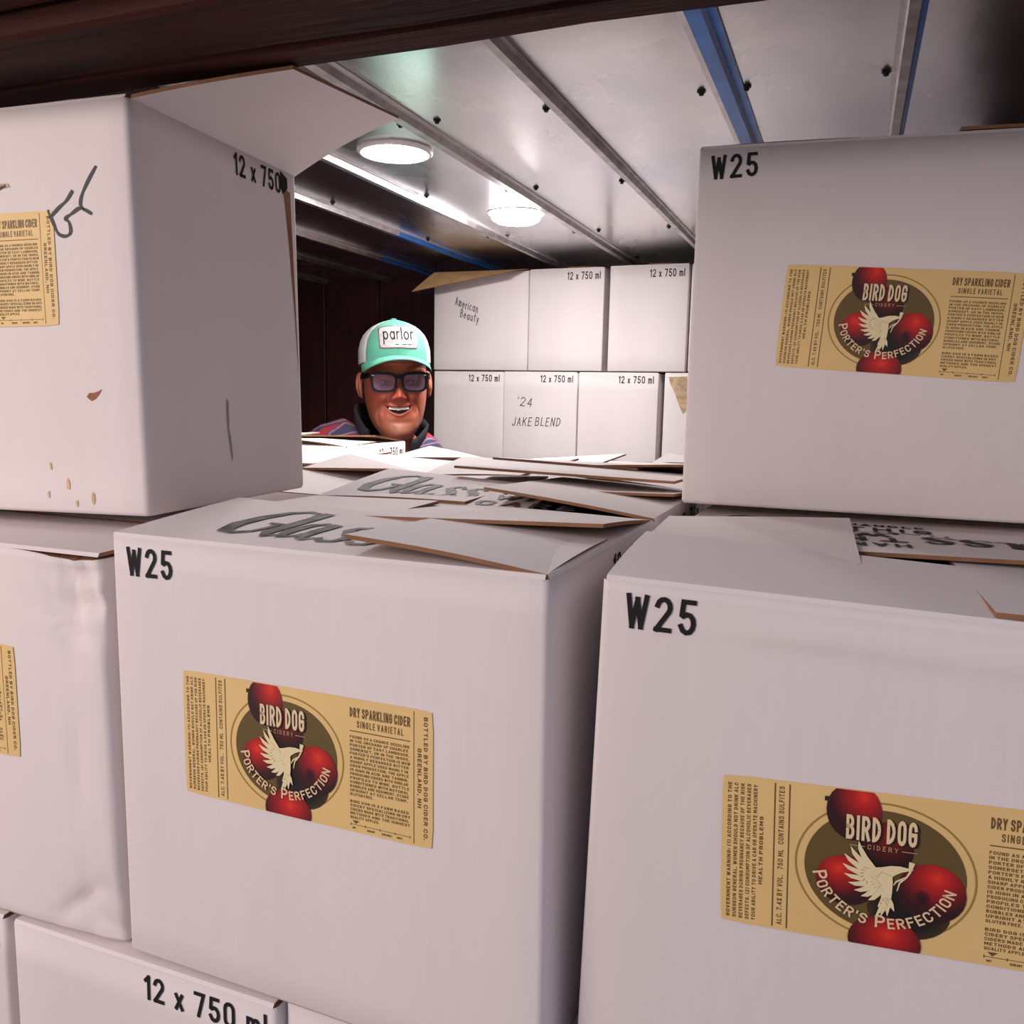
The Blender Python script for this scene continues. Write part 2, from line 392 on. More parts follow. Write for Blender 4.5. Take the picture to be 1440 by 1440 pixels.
# ------------------------------------------------------------------ cider cases
W0, D0, H0 = .322, .2295, .300
class Case:
    """one cardboard case: 8 corners, trilinear map, body, flaps, prints"""
    def __init__(s, corners, label, group, bulge=.0015, dent=None, nu=10, nw=10, rad=.003, name='cider_case', inset=.0042):
        s.inset = inset
        s.c = [Vector(c) for c in corners]     # order: bottom FL FR BR BL, top FL FR BR BL
        s.W = (s.c[5]-s.c[4]).length; s.D = (s.c[7]-s.c[4]).length; s.H = (s.c[4]-s.c[0]).length
        s.bulge, s.dent = bulge, dent
        base = (s.c[0]+s.c[1]+s.c[2]+s.c[3])/4
        s.root = root(name, base, label, 'box', group)
        s.body(nu, nw, rad)
    def raw(s, u, v, w):
        c = s.c
        b = (c[0]*(1-u)+c[1]*u)*(1-v)+(c[3]*(1-u)+c[2]*u)*v
        t = (c[4]*(1-u)+c[5]*u)*(1-v)+(c[7]*(1-u)+c[6]*u)*v
        return b*(1-w)+t*w
    def P(s, x, y, z):
        """physical local coords -> world, with bulge and dents applied on the walls"""
        u, v, w = x/s.W, y/s.D, z/s.H
        cu, cv, cw = min(max(u, 0), 1), min(max(v, 0), 1), min(max(w, 0), 1)
        bl = s.bulge*sin(pi*cw)
        ox = (-1 if u < .02 else 1 if u > .98 else 0)*bl*sin(pi*cv)
        oy = (-1 if v < .02 else 1 if v > .98 else 0)*bl*sin(pi*cu)
        if s.dent:
            d = s.dent(x, y, z); ox += d[0]; oy += d[1]
            return s.raw((x+ox)/s.W, (y+oy)/s.D, (z+d[2])/s.H)
        return s.raw((x+ox)/s.W, (y+oy)/s.D, w)
    def body(s, nu, nw, rad):
        W, D, H = s.W, s.D, s.H
        def ringpts(ins, r_):
            pts = []
            sides = [((ins+r_, ins), (W-ins-r_, ins)), ((W-ins, ins+r_), (W-ins, D-ins-r_)), ((W-ins-r_, D-ins), (ins+r_, D-ins)), ((ins, D-ins-r_), (ins, ins+r_))]
            cen = [(W-ins-r_, ins+r_), (W-ins-r_, D-ins-r_), (ins+r_, D-ins-r_), (ins+r_, ins+r_)]
            for k, (a, b) in enumerate(sides):
                for i in range(nu+1):
                    t = i/nu; pts.append((a[0]+(b[0]-a[0])*t, a[1]+(b[1]-a[1])*t))
                for q in (1, 2):
                    an = -pi/2+k*pi/2+q*pi/6; pts.append((cen[k][0]+r_*cos(an), cen[k][1]+r_*sin(an)))
            return pts
        ro = ringpts(0, rad); ri_ = ringpts(s.inset, .001)
        n = len(ro); V = []; ix = []
        Ht = H-.0026; zs = [0]+[.003+(Ht-.003)*k/nw for k in range(nw+1)]
        for j, z in enumerate(zs):
            for x, y in (ringpts(.0018, rad*.6) if j == 0 else ro): V.append(s.P(x, y, z))
        rows = len(zs)
        Fc = grid_faces(n, rows, wrap=True); ix = [0]*len(Fc)
        b = len(V)
        for z in (Ht, H*.6, .004):
            for x, y in ri_: V.append(s.raw(x/W, y/D, z/H))
        # rim
        for i in range(n): Fc.append(((rows-1)*n+i, (rows-1)*n+(i+1) % n, b+(i+1) % n, b+i)); ix.append(1)
        f2 = grid_faces(n, 3, wrap=True, base=b); Fc += f2; ix += [1]*len(f2)
        Fc.append(tuple(range(n))[::-1]); ix.append(0)
        Fc.append(tuple(b+2*n+k for k in range(n))); ix.append(1)
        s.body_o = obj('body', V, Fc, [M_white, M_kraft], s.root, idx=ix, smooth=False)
        for p_ in s.body_o.data.polygons: p_.use_smooth = p_.material_index == 0 and len(p_.vertices) == 4
    def flap(s, P00, P10, P01, P11, th=.0026, warp=.0, n=8, mats=None, skew=0):
        """P00-P10 hinge, P01/P11 free corners, local physical coords (z from case bottom)"""
        A, B, Cc, Dd = map(Vector, (P00, P10, P01, P11))
        ez = Vector((0, 0, 1))
        ph = random.uniform(0, 6)
        def q(a, b, off=0):
            p = (A*(1-a)+B*a)*(1-b)+(Cc*(1-a)+Dd*a)*b
            nrm = (B-A).cross(Cc-A)
            nrm = nrm.normalized() if nrm.length > 0 else ez
            if nrm.z < 0: nrm = -nrm
            p = p+nrm*(warp*sin(pi*b)*(.6+.4*sin(3*a+ph))+off)
            if b == 0 and off > 0: p = p+(Cc-A)*(.0016/max(.01, (Cc-A).length))
            return s.raw(p.x/s.W, p.y/s.D, p.z/s.H)
        V = []
        for off in (0, th):
            for j in range(n+1):
                for i in range(n+1):
                    e = 0
                    V.append(q(i/n, j/n, off))
        k = (n+1)**2; Fc = []; ix = []
        flip = (B-A).cross(Cc-A).z < 0
        for g in grid_faces(n+1, n+1):
            lo = g[::-1] if not flip else g; hi = tuple(x+k for x in (g if not flip else g[::-1]))
            Fc += [lo, hi]; ix += [1, 0]
        def edge(seq, mi=2):
            for a, b in zip(seq, seq[1:]): Fc.append((a, b, b+k, a+k)); ix.append(mi)
        m = n+1
        edge([i for i in range(m)], 0); edge([n*m+i for i in range(m)]); edge([i*m for i in range(m)]); edge([i*m+n for i in range(m)])
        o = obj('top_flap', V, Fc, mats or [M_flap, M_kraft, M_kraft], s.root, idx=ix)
        o['_q'] = 0
        s.last_q = q; s.last_th = th
        return o, q
    def closed_top(s, hf=(.012, .002), hr=(.014, .002), hb=(.014, .002), hl=(.010, .002), LM=.118, Lm=.125, show='frbl', fx=(0.002, 1.0), lift=0.0, warp=.0015):
        """four interlocked flaps. f front, r right, b rear, l left; heights of (start,end) free corners"""
        W, D, H = s.W, s.D, s.H; r = {}
        z0 = H-.0027+lift; g = .002
        x1f = W*fx[1]-.002
        if 'f' in show: r['f'] = s.flap((fx[0], 0, z0), (x1f, 0, z0), (fx[0]+.002, LM, z0+hf[0]), (x1f-.003, LM, z0+hf[1]), warp=warp)
        if 'r' in show: r['r'] = s.flap((W, g, z0), (W, D-g, z0), (W-Lm, g+.001, z0+hr[0]), (W-Lm, D-g-.003, z0+hr[1]), warp=warp)
        if 'b' in show: r['b'] = s.flap((W-g, D, z0), (g, D, z0), (W-g-.002, D-LM, z0+hb[0]), (g+.002, D-LM, z0+hb[1]), warp=warp)
        if 'l' in show: r['l'] = s.flap((0, D-g, z0), (0, g, z0), (Lm, D-g-.002, z0+hl[0]), (Lm, g+.002, z0+hl[1]), warp=warp)
        return r
    # ---- printing
    def face_fn(s, face, off=.0006):
        W, D = s.W, s.D
        if face == 'f': return lambda a, h, k=0: s.P(a, 0, h)+s.nrm('f')*(off+k)
        if face == 'r': return lambda a, h, k=0: s.P(W, a, h)+s.nrm('r')*(off+k)
        if face == 'b': return lambda a, h, k=0: s.P(W-a, D, h)+s.nrm('b')*(off+k)
        return lambda a, h, k=0: s.P(0, D-a, h)+s.nrm('l')*(off+k)
    def nrm(s, face):
        ex = (s.c[5]-s.c[4]).normalized(); ey = (s.c[7]-s.c[4]).normalized()
        return {'f': -ey, 'r': ex, 'b': ey, 'l': -ex}[face]
    def pr(s, name, V2, F2, fn, m, parent=None, k=0, cols=None):
        return obj(name, [fn(x, y, k) for x, y in V2], F2, m, parent or s.root, cols=cols)
    def code(s, face='f', x=.0135, z=.2708, h=.0192, rot=0):
        V, Fc, _ = text2d('W25', h, .138, .70, .24)
        V = [(x+a*cos(rot)-b*sin(rot), z+a*sin(rot)+b*cos(rot)) for a, b in V]
        o = s.pr('printed_code', V, Fc, s.face_fn(face), M_ink); o['label'] = 'black printed code W25'
    def volume(s, face='r', end=None, z=.2755, h=.0180, rot=0, worn=False, x=None, txt='12 x 750 ml'):
        D = s.D if face in 'rl' else s.W
        V, Fc, wd = text2d(txt, h, .150, .80, .22, space=.46)
        fit = (.435*D if txt.endswith('ml') else .0735)/wd; wd *= fit; V = [(a*fit, b_) for a, b_ in V]
        x = (end if end else D-.0115)-wd if x is None else x
        V = [(x+a*cos(rot)-b*sin(rot), z+a*sin(rot)+b*cos(rot)) for a, b in V]
        o = s.pr('printed_volume', V, Fc, s.face_fn(face), M_ink_worn if worn else M_ink); o['label'] = 'black printed text 12 x 750 ml'
    def glass(s, q, W, LM, x=.055, y=.025, h=.075, th=.0026, flip=False, worn=True, rest=True):
        """fragile-goods print on a flap whose map is q(a,b,off)"""
        def fn(X, Y, k=0):
            return q(X/W, Y/LM, th+.0007)
        m = M_ink_worn if worn else M_ink
        V, Fc = script_glass(h)
        o = s.pr('flap_print', [(x+a*.86, y+b) for a, b in V], Fc, fn, m); o['label'] = 'script printed word Glass'
        if rest:
            V, Fc = [], []
            xx = x+h*1.72
            text2d('HANDLE', h*.17, .2, 1.1, .25, V=V, Fc=Fc, x=xx, y=y+h*.78)
            text2d('THIS', h*.26, .22, 1.3, .3, V=V, Fc=Fc, x=xx, y=y+h*.40)
            text2d('WITH', h*.26, .22, 1.3, .3, V=V, Fc=Fc, x=xx+h*.1, y=y+h*.04)
            text2d('CARE', h*.26, .22, 1.3, .3, V=V, Fc=Fc, x=xx, y=y-h*.31)
            s.pr('flap_print', V, Fc, fn, m)

def corners(x, y, z, W=W0, D=D0, H=H0, yaw=0, roll=0, pitch=0):
    a = math.radians(yaw); ro = math.radians(roll)
    ex = Vector((cos(a), sin(a), 0)); ey = Vector((-sin(a), cos(a), 0)); ez = Vector((0, 0, 1))
    e1 = ex*cos(ro)-ez*sin(ro); e3 = ez*cos(ro)+ex*sin(ro)
    o = Vector((x, y, z)); r = []
    for h in (0, H):
        for u, v in ((0, 0), (W, 0), (W, D), (0, D)): r.append(o+e1*u+ey*v+e3*h)
    return r

# ------------------------------------------------------------------ the printed label (mm, origin lower-left, 180 x 83)
C_CREAM = (.80, .60, .30); C_BRN = (.16, .085, .028); C_OLIVE = (.135, .085, .022); C_GOLD = (.36, .23, .055)
TXT_L = ['GOVERNMENT WARNING: (1) ACCORDING TO THE', 'SURGEON GENERAL, WOMEN SHOULD NOT DRINK ALC', 'BEVERAGES DURING PREGNANCY BECAUSE OF THE RISK', 'DEFECTS. (2) CONSUMPTION OF ALCOHOLIC BEVERAGES', 'YOUR ABILITY TO DRIVE A CAR OR OPERATE MACHINERY', 'HEALTH PROBLEMS']
TXT_R1 = ['FOUND AS A CHANCE SEEDLING', 'IN THE ORCHARD OF CHARLES', 'PORTER OF EAST LAMBROOK,', 'SOMERSET, UK IN THE 1800S,', "PORTER'S PERFECTION IS NOW", 'A HIGHLY REGARDED BITTER', 'SHARP APPLE USED MAINLY IN', 'CIDER PRODUCTION. THE APPLE', 'IS HIGH IN ACID AND TANNIN,', 'PRODUCING CIDERS WITH SIMILAR', 'PROFILES TO WINE. BOTTLE', 'CONDITIONED WITH NATURAL', 'BUBBLES AND SEDIMENT. STORE', 'UPRIGHT AT CELLAR TEMP.', 'GLUTEN FREE.']
TXT_R2 = ['BIRD DOG IS A FARM BASED', 'CIDERY SPECIALIZING IN DRY', 'CIDERS MADE WITH TRADITIONAL', 'METHODS AND THE HIGHEST', 'QUALITY APPLES.']
def disc(cx, cy, rx, ry, nr=5, na=28, colf=None, clip=None, a0=0):
    V, Fc, Cc = [], [], []
    for j in range(nr+1):
        t = j/nr
        for i in range(na):
            an = 2*pi*i/na
            x = cx+rx*t*cos(an); y = cy+ry*t*sin(an)
            if clip: x, y = clip(x, y)
            V.append((x, y)); Cc.append(colf((x-cx)/rx, (y-cy)/ry) if colf else (1, 1, 1))
    return V, grid_faces(na, nr+1, wrap=True), Cc
def apple_col(hx, hy, core=None, k=1.0):
    def f(x, y):
        d = math.hypot(x-hx, y-hy)
        t = max(0, 1-d/1.25)
        rr, gg, bb = .030+.80*t**1.5, .004+.016*t*t, .006+.008*t
        if d < .25: gg += .03*(1-d/.25)
        if core:
            e = math.hypot((x-core[0])/.24, (y-core[1])/.28)
            if e < 1: rr *= .12+.5*e*e; gg *= .3
        return (rr*k, gg*k, bb*k)
    return f
def add_label(case, x, z, rot=0, W=180., Hh=83., face='f', detail=True, xmin=0, scale=1.0):
    """sticker with lower-left corner at (x, z) on a case face, rotated rot degrees; only mm columns >= xmin are built"""
    base = case.face_fn(face, .0006)
    cr, sr = cos(math.radians(rot)), sin(math.radians(rot)); mm = .001*scale
    def fn(X, Y, k=0):
        return base(x+(X*cr-Y*sr)*mm, z+(X*sr+Y*cr)*mm, k)
    LAY = .00013
    nx, ny = 14, 7; V = []; r_ = 1.5
    for j in range(ny+1):
        for i in range(nx+1):
            X = W*i/nx; Y = Hh*j/ny
            if i in (0, nx) and j in (0, ny): X += r_*(1 if i == 0 else -1)*.5; Y += r_*(1 if j == 0 else -1)*.5
            V.append((X, Y))
    lab = obj('label_sticker', [fn(X, Y, 0) for X, Y in V], grid_faces(nx+1, ny+1), M_cream, case.root)
    lab['label'] = 'cream printed cider label with red apples and white bird'
    def put(name, V2, F2, k, col=None, cols=None):
        return obj(name, [fn(a, b, k*LAY) for a, b in V2], F2, M_print, lab, cols=cols or [col]*len(V2))
    def rect(x0, y0, x1, y1): return [(x0, y0), (x1, y0), (x1, y1), (x0, y1)], [(0, 1, 2, 3)]
    # left columns, text running upwards
    if xmin < 35:
        V, Fc = [], []
        for i, t in enumerate(TXT_L):
            v, f, wd = text2d(t, 1.9, .18, .78, .2)
            ln = 76. if i < 5 else 38.
            sx = ln/wd; b = len(V)
            off = 3 if i < 5 else 24
            V += [(4.8+i*3.25-q, off+p*sx) for p, q in v]; Fc += [tuple(k+b for k in g) for g in f]
        put('text_block', V, Fc, 1, C_BRN)
        V, Fc, wd = text2d('ALC. 7.4% BY VOL.   750 ML   CONTAINS SULFITES', 2.6, .16, .8, .2)
        sx = 77./wd; V = [(31.2-q, 3+p*sx) for p, q in V]
        put('text_block', V, Fc, 1, C_BRN)
        for xx in (26.2, 33.4):
            v, f = rect(xx, 1.5, xx+.7, 81.5); put('rule_line', v, f, 1, C_BRN)
    cx, cy, rx, ry = 79., 41., 41.5, 36.5
    if xmin < 120:
        V, Fc = [], []
        ribbon([(cx+rx*cos(2*pi*i/60), cy+ry*sin(2*pi*i/60)) for i in range(61)], 1.0, V, Fc)
        put('border_ring', V, Fc, 1, C_GOLD)
        v, f, c = disc(cx, cy, rx-4.2, ry-3.6, 2, 56); put('medallion', v, f, 2, C_OLIVE)
        # dark foot of the medallion between the apples
        v, f, c = disc(cx+12, cy-19, 19, 15, 3, 28, lambda a, b: (.010, .006, .006) if math.hypot(a, b) < .7 else (.05, .03, .012)); put('medallion_shade', v, f, 2.5, cols=c)
        def clip(xx, yy): return (xx, min(max(yy, 0.3), 82.7))
        ap = [(79.5, 54, 13, 14, apple_col(.1, .5, k=.32)), (64.5, 71.5, 13.0, 15.5, apple_col(.35, .55), ), (62, 34, 14.5, 13.5, apple_col(-.25, .45)),
              (101, 33.5, 15.5, 15.5, apple_col(.15, .55, core=(-.25, -.2))), (80.5, 3.5, 17, 14, apple_col(.1, .3))]
        for i, a in enumerate(ap):
            v, f, c = disc(a[0], a[1], a[2], a[3], 7, 30, a[4], clip)
            put('apple', v, f, 3+i*.4, cols=c)
        v, f = rect(50.6, 75.5, 54, 78); put('apple_stem', v, f, 4, (.03, .012, .01))
        # brand
        def ctext(name, t, h, wt, xs, tr, xc, yb, col, k, width=None, slant=0):
            v, f, wd = text2d(t, h, wt, xs, tr)
            sx = (width/wd) if width else 1
            put(name, [(xc-wd*sx/2+p*sx, yb+q) for p, q in v], f, k, col)
        ctext('brand_shadow', 'BIRD DOG', 13.2, .20, .62, .2, 78.1, 56.2, (.02, .008, .006), 6.4, 33.)
        ctext('brand_lettering', 'BIRD DOG', 13.2, .165, .62, .2, 77.3, 56.8, (.86, .66, .40), 7, 32.5)
        ctext('cidery_lettering', 'CIDERY', 2.6, .15, 1.25, .45, 78.3, 52.6, (.50, .36, .19), 7, 14.)
        for a, b in ((63, 70), (87, 94)):
            v, f = rect(a, 53.6, b, 54.0); put('rule_line', v, f, 7, (.5, .36, .19))
        # name along the lower arc
        V, Fc = [], []
        t = "PORTER'S PERFECTION"
        ws = []
        for i, ch in enumerate(t):
            h = 6.9 if (ch == 'P') else 5.6
            ws.append((ch, h, (G[ch][0]*1.02*h+.17*h if ch != ' ' else .28*h)+1.35))
        tot = sum(q[2] for q in ws)
        RX, RY = 33.6, 29.8
        # arc-length table
        tab = []; acc = 0; prev = None
        for i in range(401):
            an = math.radians(187+(351-187)*i/400); p = (cx+RX*cos(an), cy+RY*sin(an))
            if prev: acc += math.hypot(p[0]-prev[0], p[1]-prev[1])
            tab.append((acc, an)); prev = p
        s0 = 0
        for ch, h, wd in ws:
            sm = (s0+wd/2)*acc/tot; an = interp([(a_, b_) for a_, b_ in tab[::8]], sm); s0 += wd
            if ch == ' ': continue
            px, py = cx+RX*cos(an), cy+RY*sin(an)
            tx, ty = -RX*sin(an), RY*cos(an); ln = math.hypot(tx, ty); tx /= ln; ty /= ln
            v, f, gw = text2d(ch, h, .165, 1.02, 0); b = len(V)
            V += [(px+(p-gw/2)*tx-q*ty, py+(p-gw/2)*ty+q*tx) for p, q in v]; Fc += [tuple(k+b for k in g) for g in f]
        put('name_lettering', V, Fc, 8, (.84, .62, .38))
        # bird: feathered wing, body, tail, twig
        V, Fc = [], []
        for i in range(9):
            an = math.radians(118+i*15.0); ln = 19.5-abs(i-2.2)*.75-i*.55
            bx, by = 75.5+i*.35, 40.5-i*.75
            tx, ty = bx+ln*cos(an), by+ln*sin(an)
            nx_, ny_ = -sin(an), cos(an)
            ribbon([(bx, by), ((bx+tx)/2+nx_*1.2, (by+ty)/2+ny_*1.2), (bx+(tx-bx)*.8+nx_*1.0, by+(ty-by)*.8+ny_*1.0), (tx, ty)], [3.6, 3.0, 2.1, .3], V, Fc, False)
        ribbon([(71, 39), (75, 39.5), (79, 40.5), (83.5, 43.3), (87, 44.4), (92.5, 45.0)], [5, 8, 7.5, 5.0, 3.2, .3], V, Fc, False)
        ribbon([(79, 42), (80.0, 36), (80.8, 31), (80.6, 27), (79, 22)], [8, 7, 5, 4.6, 4.4], V, Fc, False)
        for k, (tx, ty) in enumerate(((76.0, 16.5), (78.5, 17.6), (81.5, 18.4), (84.6, 21.5))):
            ribbon([(80+k*.4, 28), ((80+tx)/2+.8, (28+ty)/2), (tx, ty)], [3.2, 2.4, .3], V, Fc, False)
        ribbon([(91.8, 48.8), (91.4, 46.6), (91.0, 43.5), (89.5, 40.5), (86.5, 37.0), (85.5, 32.5)], [2.8, 2.2, 1.0, .8, .8, .4], V, Fc, False)
        ribbon([(89.3, 40.5), (85.0, 37.6), (83.8, 35.3)], [.9, .8, .3], V, Fc, False)
        put('bird_emblem', V, Fc, 8.6, (.86, .74, .44))
        V, Fc = [], []
        for i in range(6):
            an = math.radians(125+i*22); ribbon([(74+4.2*cos(an), 39+4.0*sin(an)), (74.2+6.0*cos(an+.15), 39+5.6*sin(an+.15))], .35, V, Fc, False)
        put('feather_line', V, Fc, 9, (.35, .25, .10))
    # right block
    def ltext(lines, y, h, lead, x0=125.2, x1=165.4):
        V, Fc = [], []
        for i, t in enumerate(lines):
            v, f, wd = text2d(t, h, .19, .95, .22)
            sx = min((x1-x0)/wd, 1.0) if len(t) < 20 else (x1-x0)*random.uniform(.96, 1)/wd
            b = len(V); V += [(x0+p*sx, y-i*lead+q) for p, q in v]; Fc += [tuple(k+b for k in g) for g in f]
        put('text_block', V, Fc, 1, C_BRN)
    v, f, wd = text2d('DRY SPARKLING CIDER', 6.0, .17, .6, .2); sx = 40.2/wd
    put('title_lettering', [(125.2+p*sx, 71.6+q) for p, q in v], f, 1, C_BRN)
    v, f, wd = text2d('SINGLE VARIETAL', 4.2, .16, .75, .35); sx = 31./wd
    put('title_lettering', [(130+p*sx, 65.6+q) for p, q in v], f, 1, C_BRN)
    v, f = rect(125.2, 62.8, 165.4, 63.4); put('rule_line', v, f, 1, C_BRN)
    ltext(TXT_R1, 58.6, 1.75, 2.55)
    ltext(TXT_R2, 18.4, 1.75, 2.5)
    v, f = rect(125.2, 4.6, 165.4, 4.95); put('rule_line', v, f, 1, C_BRN)
    V, Fc = [], []
    for k in range(5): v, f = rect(125.2+k*10, 3.9, 125.6+k*10, 5.6); b = len(V); V += v; Fc += [tuple(q+b for q in g) for g in f]
    b = len(V); V += [(128.9, 5.3), (131.3, 7.4), (126.6, 7.4)]; Fc.append((b, b+1, b+2))
    for k, t in enumerate(('DRY', 'SEMI DRY', 'SEMI SWEET', 'SWEET')):
        text2d(t, 1.3, .18, .62, .2, V=V, Fc=Fc, x=126.5+k*10, y=2.0)
    put('sweetness_scale', V, Fc, 1, C_BRN)
    v, f = rect(167.6, 1.5, 168.1, 81.5); put('rule_line', v, f, 1, C_BRN)
    V, Fc = [], []
    v, f, wd = text2d('BOTTLED BY BIRD DOG CIDER CO.', 2.5, .18, .9, .2); sx = 74./wd
    V += [(174.2+q, 79-p*sx) for p, q in v]; Fc += f
    v, f, wd = text2d('GREENLAND, NH', 2.5, .18, .9, .2); sx = 36./wd; b = len(V)
    V += [(170.2+q, 60-p*sx) for p, q in v]; Fc += [tuple(k+b for k in g) for g in f]
    put('text_block', V, Fc, 1, C_BRN)
    return lab

def blot(case, face, pts, m, name, label=None):
    """irregular flat mark"""
    cx = sum(p[0] for p in pts)/len(pts); cy = sum(p[1] for p in pts)/len(pts)
    V = [(cx, cy)]+list(pts); n = len(pts)
    Fc = [(0, i+1, (i+1) % n+1) for i in range(n)]
    o = case.pr(name, V, Fc, case.face_fn(face, .0005), m)
    if label: o['label'] = label
    return o
def pen(case, face, strokes, wd=.0016, name='handwriting', label=None, m=None):
    for st in strokes:
        V, Fc = [], []
        n = len(st)
        # smooth with Catmull-Rom
        P = [Vector((a, b)) for a, b in st]; Q = []
        for i in range(n-1):
            p0, p1, p2, p3 = P[max(i-1, 0)], P[i], P[i+1], P[min(i+2, n-1)]
            for k in range(5):
                t = k/5
                Q.append(.5*((2*p1)+(p2-p0)*t+(2*p0-5*p1+4*p2-p3)*t*t+(3*p1-p0-3*p2+p3)*t**3))
        Q.append(P[-1])
        ribbon([(q.x, q.y) for q in Q], [wd*(.7+.5*abs(sin(i*.37))) for i in range(len(Q))], V, Fc, False)
        o = case.pr(name, V, Fc, case.face_fn(face, .0006), m or M_pen)
        if label: o['label'] = label
M_stain = mat('rust_stain', (0.33, 0.09, 0.025), .6, var=.2, vscale=80)
M_scuff = mat('grey_scuff', (0.36, 0.31, 0.33), .8, var=.2, vscale=80)
M_tan = mat('tan_stain', (0.62, 0.44, 0.24), .8, var=.15, vscale=80)
GF = 'white cider cases at the opening'; GM = 'white cider cases in the flat-topped middle stack'; GBK = 'white cider cases stacked against the back wall'

# --- M : centre front case
c = [(-.4485,.4245,1.0475), (-.1385,.4185,1.0475), (-.137,.655,1.0475), (-.452,.662,1.0475), (-.4495,.4245,1.346), (-.1445,.4260,1.3455), (-.1385,.664,1.3455), (-.4545,.666,1.346)]
m = Case(c, 'white cider case at centre front with W25 code and red apple label', GF, bulge=.0012, nu=14, nw=14, rad=.004)
m.code(); add_label(m, .0572, .1302, 0, scale=1.0)
m.volume('r', z=.272, end=m.D-.012)
T = m.closed_top(hf=(.010, .001), hr=(.012, .003), hb=(.013, .001), hl=(.005, .001), LM=.128, Lm=.128, show='frb')
m.flap((0, m.D-.002, m.H-.0027), (0, .04, m.H-.0027), (.128, m.D-.012, m.H+.002), (.120, .08, m.H-.0020), warp=.0005)
m.glass(T['f'][1], m.W, .128, x=.060, y=.026, h=.078, rest=False)
# --- BR : right front case
def br_dent(x, y, z):
    t = max(0, min(1, (z-.2755+ .03*max(0, (x-.06))*0)/.006)); e = max(0, min(1, (x-.062)/.02))
    rid = math.exp(-((z-(.2790-.012*x))/.0035)**2)
    return (0, (-.0024*rid*e) if y < .01 else 0, 0)
c = [(-.1262,.4415,1.0475), (.196,.452,1.0475), (.190,.690,1.0475), (-.137,.688,1.0475), (-.1185,.440,1.346), (.203,.449,1.338), (.196,.690,1.343), (-.134,.692,1.346)]
b = Case(c, 'white cider case at lower right front with a creased top edge and W25 code', GF, bulge=.001, dent=br_dent, nu=14, nw=50, rad=.0035)
b.code(z=.2712); add_label(b, .0755, .1165, 3.4)
T = b.closed_top(hf=(.007, .0006), hr=(.003, .0006), hb=(.011, -.0012), hl=(.0045, .0015), LM=.118, Lm=.134, show='frb')
b.flap((0, b.D-.002, b.H-.0027), (0, .03, b.H-.0027), (.134, b.D-.008, b.H+.0075), (.134, .09, b.H+.0015), warp=.0005)
b.glass(T['b'][1], b.W, .118, x=.02, y=.022, h=.078, worn=False)
# --- ML : left front case, crumpled corner
def ml_dent(x, y, z):
    dx = dy = 0
    if y < .06 or x > .25:
        k = math.exp(-(((x-.310)/.030)**2+((z-.262)/.035)**2))
        dy += .007*k*(1+.35*sin(x*330+z*90)+.25*sin(z*260))
        l = (x-.262)+(.222-z)*-.55
        dy += .0042*math.exp(-((z-(.243-.55*(x-.262)))/.004)**2)*math.exp(-((x-.285)/.018)**2)
        dy -= .0038*math.exp(-((z-(.236-.45*(x-.262)))/.004)**2)*math.exp(-((x-.285)/.02)**2)
        k2 = math.exp(-(((x-.315)/.03)**2+((z-.012)/.03)**2))
        dy += .0038*k2*(1+.45*sin(z*190+x*120))
        dy += .0048*math.exp(-((z-(.012+.75*(x-.27)))/.005)**2)*math.exp(-((x-.287)/.02)**2)
        dy += .0022*math.exp(-((x-.296)/.006)**2)*(.5+.5*sin(z*60))
    dz = -.006*math.exp(-((x-.300)/.03)**2)*max(0, (z-.2)/.1)
    return (-.004*math.exp(-((z-.27)/.05)**2)*(1 if x > .3 else 0), dy, dz)
c = [(-.781,.418,1.0475), (-.4555,.4245,1.0475), (-.457,.652,1.0475), (-.782,.652,1.0475), (-.783,.418,1.331), (-.4575,.4225,1.331), (-.461,.652,1.331), (-.785,.652,1.331)]
l = Case(c, 'white cider case at left front with a crumpled right corner, under the marker-signed case', GF, bulge=.0015, dent=ml_dent, nu=48, nw=48, rad=.006, inset=.016)
add_label(l, .0625, .1275, 0, xmin=120); l.code()
l.closed_top(hf=(.0006, .0006), hr=(.0008, .0006), hb=(.0008, .0006), hl=(.0008, .0006), show='fb', warp=.0008, LM=.113)
# --- TL : upper left case with open flap
c = corners(-.8030, .4620, 1.3395, yaw=5.33, roll=-1.04)
t = Case(c, 'white cider case at upper left with marker scrawl and a raised side flap', GF, bulge=.002, nu=16, nw=16, rad=.005)
add_label(t, .0735, .1412, 0, xmin=120)
t.volume('r', z=.2755, x=.1262, h=.0185, txt='12 x 750')
W, D, H = t.W, t.D, t.H
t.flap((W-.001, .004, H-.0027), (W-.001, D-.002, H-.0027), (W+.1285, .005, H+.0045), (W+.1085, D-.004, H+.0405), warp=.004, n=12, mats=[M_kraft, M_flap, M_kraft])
t.flap((W-.002, D-.001, H-.0027), (.002, D-.001, H-.0027), (W-.006, D-.10, H+.004), (.004, D-.11, H+.001), warp=.001)
t.flap((.002, 0, H-.0027), (W-.002, 0, H-.0027), (.004, .110, H-.0012), (W-.008, .110, H-.0012), warp=.0005)
px = lambda a, b_: (.2528+(a/3.13-79)*.000657, .2227-(b_/3.13-240)*.000512)
pen(t, 'f', [[px(230,740), px(248,795), px(268,845), px(298,858), px(320,842), px(316,800), px(302,782), px(330,762), px(362,742), px(388,752), px(412,770)],
             [px(236,775), px(275,735), px(310,705), px(338,664)], [px(440,568), px(400,635), px(374,690), px(368,730), px(385,752)],
             [px(-20,680), px(10,640), px(55,622)]], .0022, label='black marker scrawl')
blot(t, 'f', [(.2735,.0885), (.2760,.0915), (.2800,.0915), (.2850,.0930), (.2875,.0945), (.2845,.0905), (.2815,.0875), (.2775,.0855)], M_stain, 'rust_stain', 'orange rust-coloured stain')
